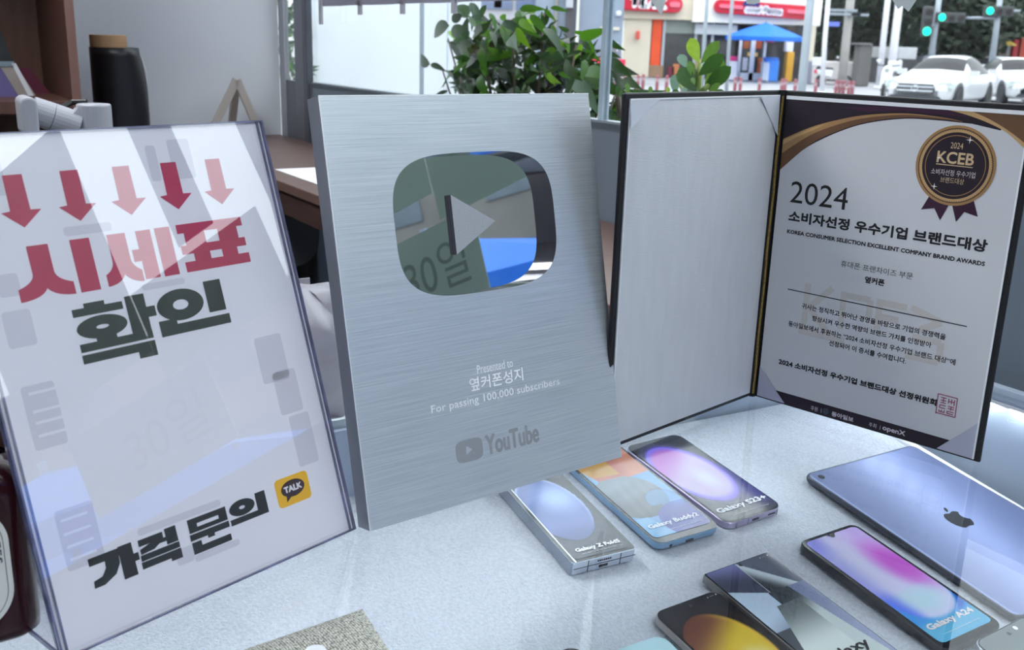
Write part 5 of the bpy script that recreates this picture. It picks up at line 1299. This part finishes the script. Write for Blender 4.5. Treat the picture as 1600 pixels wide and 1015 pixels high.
# red and white posts along the kerb
m_bol = M('maroon post', S(134, 72, 82), 0.6, noise=(6, .1)); m_bolw = M('post band', S(158, 128, 134), 0.6, noise=(6, .05))
bolx = [962, 974, 996, 1004, 1026, 1041, 1066, 1148, 1156, 1186, 1221, 1226, 1242, 1252, 1274, 1306, 1312, 1318, 1326, 1332]
b1 = MB().lathe([(0.001, 0), (0.05, 0), (0.05, 0.60), (0.045, 0.64), (0.02, 0.66), (0.001, 0.66)], 12).mesh('post', m_bol)
b2 = MB().lathe([(0.0505, 0.47), (0.0515, 0.48), (0.0515, 0.55), (0.0505, 0.56)], 12).mesh('band', m_bolw)
nearby = ['left of the fig leaves', 'beside the fig leaves', 'left of the succulent', 'close left of the succulent', 'under the orange pillar', 'under the shop pane', 'behind the succulent', 'right of the succulent', 'below the glass door', 'below the blue box', 'below the orange stand', 'close below the orange stand', 'left of the grey street pole', 'behind the grey street pole', 'right of the grey street pole', 'first of the close row left of the white car', 'second of the close row left of the white car', 'third of the close row left of the white car', 'fourth of the close row left of the white car', 'last of the close row left of the white car']
for x, nb in zip(bolx, nearby):
    p = at_y(x, 140, 30 + (x % 3) * 0.4)
    o = empty('kerb_post', T(p.x, p.y, GZ), 'maroon kerb post ' + nb, 'bollard', 'kerb posts')
    obj('post', b1, o); obj('band', b2, o)

# poles
def pole(name, pts, Y, r, mat, label, cat='pole'):
    a = at_y(*pts[0], Y); b = at_y(*pts[1], Y)
    o = empty(name, T(b.x, b.y, GZ), label, cat)
    dx = (a.x - b.x)
    MB().tube([(0, 0, 0), (dx * .5, 0, (a.z - GZ) * .6), (dx, 0, a.z - GZ + 2.5)], [r * 1.1, r, r * .9], 14).build('shaft', mat, o, smooth=True)
    MB().lathe([(0.001, 0), (r * 2.0, 0), (r * 2.0, 0.06), (r * 1.2, 0.1), (0.001, 0.1)], 14).build('base', mat, o)
    return o
m_pole = M('grey painted pole', S(142, 150, 158), 0.4, 0.3, noise=(3, .08))
m_conc = M('concrete pole', S(150, 146, 142), 0.8, noise=(3, .12))
m_wpole = M('white pole', S(206, 206, 212), 0.6, noise=(3, .08))
pole('street_pole', ((1265, 0), (1254, 140)), 13, 0.052, m_pole, 'thick grey street pole in front of the cream shop')
pole('street_pole', ((1103, 0), (1098, 130)), 24, 0.045, m_pole, 'slim grey pole just right of the succulent')
pole('street_pole', ((1142, 0), (1137, 130)), 24, 0.040, m_pole, 'slim grey pole crossing the left end of the lower red sign')
pole('street_pole', ((1291, 0), (1288, 110)), 36, 0.08, m_wpole, 'pale pole right of the thick grey pole')
pole('utility_pole', ((1328, 0), (1318, 110)), 42, 0.17, m_conc, 'concrete utility pole left of the trees')
pole('street_pole', ((1386, 0), (1376, 110)), 44, 0.12, m_wpole, 'left one of the two whitish posts above the scooter')
pole('street_pole', ((1405, 0), (1393, 110)), 43, 0.16, m_wpole, 'right one of the two whitish posts above the scooter')
arms = empty('cable_arms', T(*at_y(1322, 25, 42).xy, GZ), 'pale crossbars on the concrete utility pole', 'crossbars')
for (x0, x1, y) in ((1292, 1345, 22), (1294, 1340, 16), (1330, 1358, 23)): panel('bar', x0, y - 2, x1, y + 2, 41.7, 0.12, m_pole, arms)
ss = panel('plate', 1293, 34, 1312, 41, 41.5, 0.05, M('blue plate', S(96, 110, 196), 0.5, noise=(3, .08)), arms)

# traffic lights
m_lens = M('green signal lens', S(0, 220, 150), 0.3, noise=(20, .02), emit=((0.0, 0.85, 0.55, 1), 1.4))
m_dlens = M('dark signal lens', S(40, 36, 36), 0.3, noise=(20, .05))
m_sig = M('signal housing', S(56, 60, 62), 0.6, noise=(5, .08))
def traffic(label, ptop, pbot, Y, arms_, lamps):
    b = at_y(*pbot, Y); a = at_y(*ptop, Y)
    o = empty('traffic_light', T(b.x, b.y, GZ), label, 'traffic light')
    MB().tube([(0, 0, 0), (a.x - b.x, 0, a.z - GZ + 1.2)], [0.14, 0.10], 12).build('pole', m_pole, o, smooth=True)
    for (x0, x1, y) in arms_:
        p, q = at_y(x0, y, Y - 0.1), at_y(x1, y, Y - 0.1)
        MB().tube([(p.x - b.x, -0.1, p.z - GZ), (q.x - b.x, -0.1, q.z - GZ)], [0.07, 0.05], 10).build('arm', m_pole, o, smooth=True)
    for (x, y, r, vert) in lamps:
        p = at_y(x, y, Y - 0.3); c = Vector((p.x - b.x, -0.3, p.z - GZ))
        n = 3
        hb = MB()
        if vert: hb.box(c.x - .2, -.3, c.z - .2, c.x + .2, -.05, c.z + 1.0)
        else: hb.box(c.x - .2, -.3, c.z - .2, c.x + 1.0, -.05, c.z + .2)
        hs = hb.build('signal_housing', m_sig, o, bevel=0.03)
        for i in range(n):
            cc_ = c + (Vector((0, 0, 0.4 * i)) if vert else Vector((0.4 * i, 0, 0)))
            MB().lathe([(0.001, 0.02), (r * .8, 0.015), (r, 0)], 20).build('lens', m_lens if i == 0 else m_dlens, hs, mtx=T(cc_.x, -0.31, cc_.z) @ RX(math.pi / 2))
traffic('traffic light pole with two green lamps left of the white car roof', (1467, 0), (1452, 110), 44, ((1465, 1486, 30), (1462, 1450, 40)), ((1448, 49, 0.17, True), (1472, 27, 0.15, False)))
traffic('traffic light pole with a long arm and one green lamp at the far right', (1561, 0), (1549, 110), 44, ((1556, 1510, 28), (1558, 1594, 17)), ((1547, 17, 0.15, False),))

# trees
m_tr = [M('tree foliage dark', S(38, 52, 34), 0.7, noise=(0.8, .3)), M('tree foliage mid', S(58, 78, 44), 0.7, noise=(0.8, .3))]
def crown(seed, n, mat):
    r_ = random.Random(seed); mb = MB()
    blobs = [(r_.uniform(-1.4, 1.4), r_.uniform(-1.2, 1.2), r_.uniform(-1.2, 1.4), r_.uniform(0.7, 1.3)) for _ in range(12)]
    for i in range(n):
        bx_, by_, bz_, br = r_.choice(blobs)
        d = Vector((r_.gauss(0, 1), r_.gauss(0, 1), r_.gauss(0, 1))).normalized() * br * (r_.random() ** 0.35)
        c = Vector((bx_, by_, bz_)) + d
        a = Vector((r_.gauss(0, 1), r_.gauss(0, 1), r_.gauss(0, 1))).normalized(); b = a.orthogonal().normalized(); s_ = r_.uniform(0.10, 0.2)
        mb.add([c - a * s_, c + b * s_ * .6, c + a * s_, c - b * s_ * .6], [(0, 1, 2, 3)])
    me = mb.mesh('foliage', mat)
    return me
crowns = [crown(1, 3000, m_tr[0]), crown(2, 3000, m_tr[1]), crown(3, 3000, m_tr[0])]
trunk = MB().tube([(0, 0, 0), (0.1, 0, 1.5), (0.0, 0.05, 3.2), (0.1, 0, 4.5)], [0.22, 0.18, 0.15, 0.08], 10).mesh('trunk', M('dark bark', S(66, 60, 54), 0.9, noise=(4, .25)), True)
tree_at = [(1300, 58, 1.6, 3.3, 0, 'behind the concrete utility pole'), (1352, 63, 1.6, 3.0, 1, 'left of the two whitish posts'), (1375, 60, 1.7, 3.6, 1, 'behind the two whitish posts'), (1420, 55, 1.6, 3.0, 0, 'under the two pointed pennant'), (1450, 66, 2.0, 3.2, 2, 'behind the left traffic light pole'),
           (1490, 54, 1.6, 3.2, 0, 'above the white car roof'), (1525, 60, 1.7, 3.1, 1, 'between the traffic lights'), (1560, 56, 1.6, 4.4, 2, 'behind the right traffic light pole'), (1600, 62, 1.8, 4.8, 0, 'at the far right edge')]
for i, (x, Y, s_, zc_, ci, wh) in enumerate(tree_at):
    p = at_y(x, 60, Y)
    o = empty('street_tree', T(p.x, p.y, GZ) @ RZ(i * 1.3), 'dark green street tree ' + wh, 'tree', 'trees beyond the crossing')
    obj('foliage', crowns[ci], o, mtx=T(0, 0, zc_ + 0.6) @ Matrix.Scale(s_, 4))['kind'] = 'stuff'
    obj('trunk', trunk, o)
hd = MB()
rh = random.Random(9)
pa, pc = at_y(1275, 90, 86), at_y(1680, 90, 86)
for i in range(9000):
    c = Vector((rh.uniform(pa.x, pc.x), 86 + rh.uniform(0, 3), GZ + rh.random() ** .8 * 9)); a = Vector((rh.gauss(0, 1), rh.gauss(0, 1), rh.gauss(0, 1))).normalized(); b = a.orthogonal().normalized(); s_ = rh.uniform(.3, .6)
    hd.add([c - a * s_, c + b * s_ * .7, c + a * s_, c - b * s_ * .7], [(0, 1, 2, 3)])
tag(hd.build('dark_woodland', M('woodland foliage', S(34, 42, 34), 0.8, noise=(.5, .3))), 'dense dark green woodland behind the street trees', 'trees', kind='stuff')
def sb_box(name, x0, y0, x1, y1, Y, th, col, label, cat, trim=None):
    o = empty(name, T(*at_y((x0 + x1) / 2, y1, Y).xy, GZ), label, cat)
    sink(panel('body', x0, y0, x1, y1, Y, th, M(name + label, S(*col), 0.6, noise=(2, .1)), o, bevel=0.04))
    if trim: panel('top', x0 - 1, y0 - 3, x1 + 1, y0, Y - 0.1, th + .2, M(name + 't', S(*trim), 0.6, noise=(2, .06)), o)
    return o
vt = sb_box('box_truck', 1404, 74, 1433, 92, 50, 5, (176, 178, 182), 'pale grey box truck between the posts and the traffic light', 'truck')
sink(panel('chassis', 1402, 92, 1434, 99, 49.9, 4, M('truck chassis', S(58, 58, 62), 0.6, noise=(2, .1)), vt))
for x in (1406, 1430):
    p = at_y(x, 97, 49.8); MB().tube([(p.x, 49.7, GZ + 0.4), (p.x, 49.95, GZ + 0.4)], 0.4, 16).build('wheel', m_port, vt, mtx=vt.matrix_world.inverted())
sb_box('kiosk', 1442, 76, 1462, 100, 52, 2, (150, 152, 168), 'pale lilac kiosk behind the white car', 'kiosk', (110, 110, 120))
sb_box('stone_post', 1342, 70, 1362, 115, 46, 0.8, (96, 94, 92), 'dark stone gate post left of the scooter', 'gate post', (112, 110, 108))
sb_box('shop_front', 1556, 44, 1586, 96, 62, 3, (120, 112, 104), 'brown shop front at the far right behind the trees', 'shop')
sb_box('red_sign_post', 1584, 62, 1592, 78, 57, 0.3, (176, 40, 54), 'red sign at the far right beside the yellow parasol', 'sign')
sb_box('red_sign_post', 1594, 58, 1604, 96, 56, 0.3, (160, 60, 40), 'red and orange sign cut by the right edge', 'sign')
sb_box('low_wall', 1270, 96, 1345, 110, 47, 0.8, (190, 184, 182), 'low pale wall along the far pavement', 'wall')

# vehicles
m_car = M('white car paint', S(188, 190, 194), 0.25, noise=(2, .015), coat=0.5)
m_cgl = M('tinted car glass', S(30, 29, 32), 0.2, noise=(2, .2), spec=0.12)
m_tyre = M('tyre rubber', S(30, 30, 32), 0.8, noise=(9, .15)); m_rim = M('alloy rim', S(140, 142, 148), 0.3, 0.6, noise=(9, .1))
m_grl = M('dark grille', S(52, 54, 60), 0.35, noise=(9, .15)); m_chr = M('chrome trim', S(190, 194, 200), 0.15, 0.9, noise=(9, .05)); m_lampg = M('headlamp glass', S(150, 160, 158), 0.1, noise=(9, .2), coat=.5)
ST = [(0.00, .60, .45, .50, .58), (0.12, .78, .66, .62, .70), (0.55, .88, .76, .70, .83), (1.05, .91, .84, .74, .92), (1.50, .92, .90, .74, .98), (2.25, .92, .93, .58, 1.38), (2.9, .92, .94, .57, 1.43), (3.5, .92, .95, .56, 1.36), (4.15, .90, .95, .62, 1.06), (4.55, .86, .92, .66, 1.00), (4.74, .74, .80, .56, .86)]
def section(st):
    x, w_, zs, wr, zr = st
    return [(x, w_ * .80, .20), (x, w_ * .97, .30), (x, w_, .52), (x, w_ * .985, zs - .10), (x, w_ * .93, zs), (x, wr + (w_ * .93 - wr) * .12, zr - (zr - zs) * .16), (x, wr * .72, zr), (x, 0, zr + .025)]
def cr(p0, p1, p2, p3, t):
    return tuple(0.5 * (2 * b + (c - a) * t + (2 * a - 5 * b + 4 * c - d) * t * t + (3 * b - a - 3 * c + d) * t ** 3) for a, b, c, d in zip(p0, p1, p2, p3))
def car_mesh():
    secs = [section(s_) for s_ in ST]; NS, NT = 5, 4
    def samp(seq, n):
        out = []
        for i in range(len(seq) - 1):
            for k_ in range(n): out.append((i + k_ / n, cr(seq[max(i - 1, 0)], seq[i], seq[i + 1], seq[min(i + 2, len(seq) - 1)], k_ / n)))
        out.append((len(seq) - 1, seq[-1]))
        return out
    cols = [samp(s_, NT) for s_ in secs]
    nt_ = len(cols[0]); tpar = [c[0] for c in cols[0]]
    rows = []
    for j in range(nt_): rows.append(samp([cols[i][j][1] for i in range(len(secs))], NS))
    spar = [r[0] for r in rows[0]]; ns = len(spar)
    groups = {'body': MB(), 'windscreen': MB(), 'rear_window': MB(), 'side_window': MB(), 'side_window2': MB()}
    for sgn in (1, -1):
        for i in range(ns - 1):
            for j in range(nt_ - 1):
                sc_, tc_ = (spar[i] + spar[i + 1]) / 2, (tpar[j] + tpar[j + 1]) / 2
                if 4.15 < sc_ < 4.95 and tc_ > 5.05: g_ = 'windscreen'
                elif 7.15 < sc_ < 7.9 and tc_ > 5.3: g_ = 'rear_window'
                elif 4.75 < sc_ < 7.5 and 4.1 < tc_ < 5.3 and not 5.9 < sc_ < 6.0: g_ = 'side_window' if sgn > 0 else 'side_window2'
                else: g_ = 'body'
                q = [rows[j][i][1], rows[j][i + 1][1], rows[j + 1][i + 1][1], rows[j + 1][i][1]]
                q = [(a, b * sgn, c) for a, b, c in q]
                groups[g_].add(q, [(0, 1, 2, 3) if sgn < 0 else (3, 2, 1, 0)])
    groups['body'].add([(ST[0][0], y, z) for x, y, z in [c[1] for c in cols[0]]] + [(ST[0][0], -y, z) for x, y, z in [c[1] for c in cols[0]]][::-1], [tuple(range(2 * nt_))])
    e_ = [c[1] for c in cols[-1]]
    groups['body'].add([(4.74, y, z) for x, y, z in e_] + [(4.74, -y, z) for x, y, z in e_][::-1], [tuple(range(2 * nt_))])
    return groups
GR = car_mesh()
CM = {n_: GR[n_].mesh(n_, m_car if n_ == 'body' else m_cgl, False) for n_ in GR}
def weld(me):
    import bmesh
    b = bmesh.new(); b.from_mesh(me); bmesh.ops.remove_doubles(b, verts=b.verts, dist=1e-4); bmesh.ops.recalc_face_normals(b, faces=b.faces)
    for f_ in b.faces: f_.smooth = len(f_.verts) <= 4
    b.to_mesh(me); b.free()
for n_ in CM: weld(CM[n_])
me_tyre = MB().lathe([(0.20, -0.10), (0.31, -0.11), (0.335, -0.07), (0.335, 0.07), (0.31, 0.11), (0.20, 0.10)], 28).mesh('tyre', m_tyre)
mbr = MB().lathe([(0.001, 0.085), (0.06, 0.09), (0.07, 0.06), (0.075, 0.05)], 20).lathe([(0.21, 0.09), (0.235, 0.105), (0.24, 0.09)], 28)
for i in range(5):
    a = 2 * math.pi * i / 5; c, s_ = math.cos(a), math.sin(a)
    mbr.add([(c * .04 - s_ * .035, s_ * .04 + c * .035, .08), (c * .04 + s_ * .035, s_ * .04 - c * .035, .08), (c * .22 + s_ * .025, s_ * .22 - c * .025, .095), (c * .22 - s_ * .025, s_ * .22 + c * .025, .095)], [(0, 1, 2, 3)])
me_rim = mbr.mesh('rim', m_rim)
me_hub = MB().lathe([(0.001, 0.04), (0.21, 0.04), (0.21, 0.03)], 24).mesh('wheel_well', m_port)
me_arch = MB().lathe([(0.001, 0.0), (0.39, 0.0), (0.39, 0.012), (0.001, 0.012)], 28).mesh('wheel_arch', m_grl)
me_grl = MB().prism([(-.46, -.13), (.46, -.13), (.52, .0), (.46, .14), (-.46, .14), (-.52, .0)], 0, .05).mesh('grille', m_grl)
me_slat = MB().box(-.48, -.012, .045, .48, .012, .07).mesh('slat', m_chr)
me_ring = MB().tube([(.085 * math.cos(2 * math.pi * i / 20), .085 * math.sin(2 * math.pi * i / 20), .08) for i in range(21)], .012, 6).box(-.006, 0, .07, .006, .08, .09).box(-.07, -.045, .07, .0, -.033, .09).box(0, -.045, .07, .07, -.033, .09).mesh('badge', m_chr)
me_head = MB().prism([(-.26, -.06), (.2, -.09), (.28, .03), (.1, .10), (-.2, .05)], 0, .06).mesh('headlamp', m_lampg)
me_mirror = MB().prism(rrect(.26, .16, .05, 4), 0, .12).mesh('side_mirror', m_car)
me_bump = MB().prism([(-.75, -.05), (.75, -.05), (.65, .06), (-.65, .06)], 0, .05).mesh('lower_intake', m_grl)
def car(label, px, Y, ang, s_=1.0, dz=0.0):
    p = at_y(px, 130, Y)
    o = empty('white_car', T(p.x, p.y, GZ) @ RZ(ang) @ T(-2.35 * s_, 0, dz) @ Matrix.Scale(s_, 4), label, 'car', 'white cars on the crossing')
    obj('body', CM['body'], o); obj('windscreen', CM['windscreen'], o); obj('rear_window', CM['rear_window'], o)
    obj('side_window', CM['side_window'], o); obj('side_window', CM['side_window2'], o)
    for x in (0.86, 3.75):
        for sg in (1, -1):
            rt = T(x, sg * 0.83, 0.335) @ RX(-sg * math.pi / 2)
            wl = obj('wheel', me_tyre, o, mtx=rt)
            obj('rim', me_rim, wl); obj('wheel_well', me_hub, wl)
            obj('wheel_arch', me_arch, o, mtx=T(x, sg * 0.905, 0.36) @ RX(-sg * math.pi / 2))
    fr = basis((-0.02, 0, 0.55), (0, -1, 0), (0.25, 0, 0.97), (-0.97, 0, 0.25))
    gg = obj('grille', me_grl, o, mtx=fr)
    for y in (-.06, .05): obj('slat', me_slat, gg, mtx=T(0, y, 0))
    obj('badge', me_ring, gg)
    for sg in (1, -1):
        obj('headlamp', me_head, o, mtx=basis((0.20, sg * 0.70, 0.66), (0.45, -0.89, 0) if sg < 0 else (-0.45, -0.89, 0), (0.3, 0, 0.95), (-0.85, 0.45 * sg, 0.3)) @ (Matrix.Scale(-1, 4, (1, 0, 0)) if sg > 0 else Matrix()))
        obj('side_mirror', me_mirror, o, mtx=basis((1.72, sg * 1.0, 0.98), (0, -1, 0), (0, 0, 1), (-1, 0, 0)))
    obj('lower_intake', me_bump, o, mtx=basis((-0.02, 0, 0.32), (0, -1, 0), (0, 0, 1), (-1, 0, 0)))
    return o
car('white sedan turning at the crossing, nearest car above the certificate', 1474, 30.0, math.radians(51))
car('white car facing forward at the far right behind the sedan', 1588, 34.0, math.radians(82))
car('white car partly hidden behind the sedan roof', 1490, 46.0, math.radians(60))
car('white car far right in the background row', 1548, 50.0, math.radians(30))

def scooter(label, px, Y, ang, tail=False):
    p = at_y(px, 120, Y)
    o = empty('motor_scooter', T(p.x, p.y, GZ) @ RZ(ang), label, 'scooter', 'parked scooters')
    mwh = M('scooter white', S(214, 216, 222), 0.35, noise=(5, .05)); mdk = M('scooter dark', S(46, 46, 52), 0.6, noise=(5, .1))
    for x in (-.62, .62):
        w_ = MB().tube([(x, -.05, .24), (x, .05, .24)], .24, 20).build('wheel', m_tyre, o)
        MB().tube([(x, -.055, .24), (x, .055, .24)], .12, 16).build('rim', m_rim, w_)
    MB().stack([[(a, b * .9, c) for a, b, c in ((-.85, -.14, .5), (-.85, .14, .5), (-.2, .18, .38), (-.2, -.18, .38))], [(a, b, c) for a, b, c in ((-.9, -.13, .72), (-.9, .13, .72), (-.15, .16, .70), (-.15, -.16, .70))]]).build('rear_body', mwh, o, bevel=.05)
    MB().box(-.25, -.17, .24, .45, .17, .32).build('footboard', mdk, o, bevel=.02)
    MB().stack([[(.42, -.2, .28), (.42, .2, .28), (.56, .16, .28), (.56, -.16, .28)], [(.36, -.2, .85), (.36, .2, .85), (.52, .12, .88), (.52, -.12, .88)], [(.24, -.12, 1.05), (.24, .12, 1.05), (.34, .1, 1.06), (.34, -.1, 1.06)]]).build('front_shield', mwh, o, bevel=.04)
    MB().stack([[(-.85, -.13, .72), (-.85, .13, .72), (-.1, .14, .72), (-.1, -.14, .72)], [(-.8, -.1, .84), (-.8, .1, .84), (-.15, .11, .8), (-.15, -.11, .8)]]).build('seat', mdk, o, bevel=.03)
    MB().tube([(.26, -.36, 1.08), (.3, 0, 1.04), (.26, .36, 1.08)], .02, 8).build('handlebar', mdk, o)
    MB().tube([(.44, 0, .8), (.62, 0, .24)], .035, 8).build('fork', mdk, o)
    for s_ in (-1, 1): MB().prism(ellipse(0, 0, .07, .05, 14), 0, .02).build('mirror', mwh, o, mtx=basis((.28, s_ * .34, 1.22), (0, 1, 0), (0, 0, 1), (1, 0, 0)))
    MB().lathe([(0.001, .05), (.07, .04), (.09, 0)], 16).build('lamp', M('tail red', S(220, 40, 70), .3, noise=(9, .05)) if tail else m_lampg, o, mtx=basis((-.9, 0, .62) if tail else (.5, 0, .92), (0, 1, 0), (0, 0, 1), (-1, 0, 0) if tail else (1, 0, 0)))
    MB().box(-1.0, -.2, .86, -.6, .2, 1.2).build('top_box', mwh, o, bevel=.03)
scooter('white motor scooter left of the white sedan', 1389, 35.0, math.radians(-120))
scooter('white motor scooter with a red tail lamp beside the low pale wall', 1303, 44.0, math.radians(15), True)
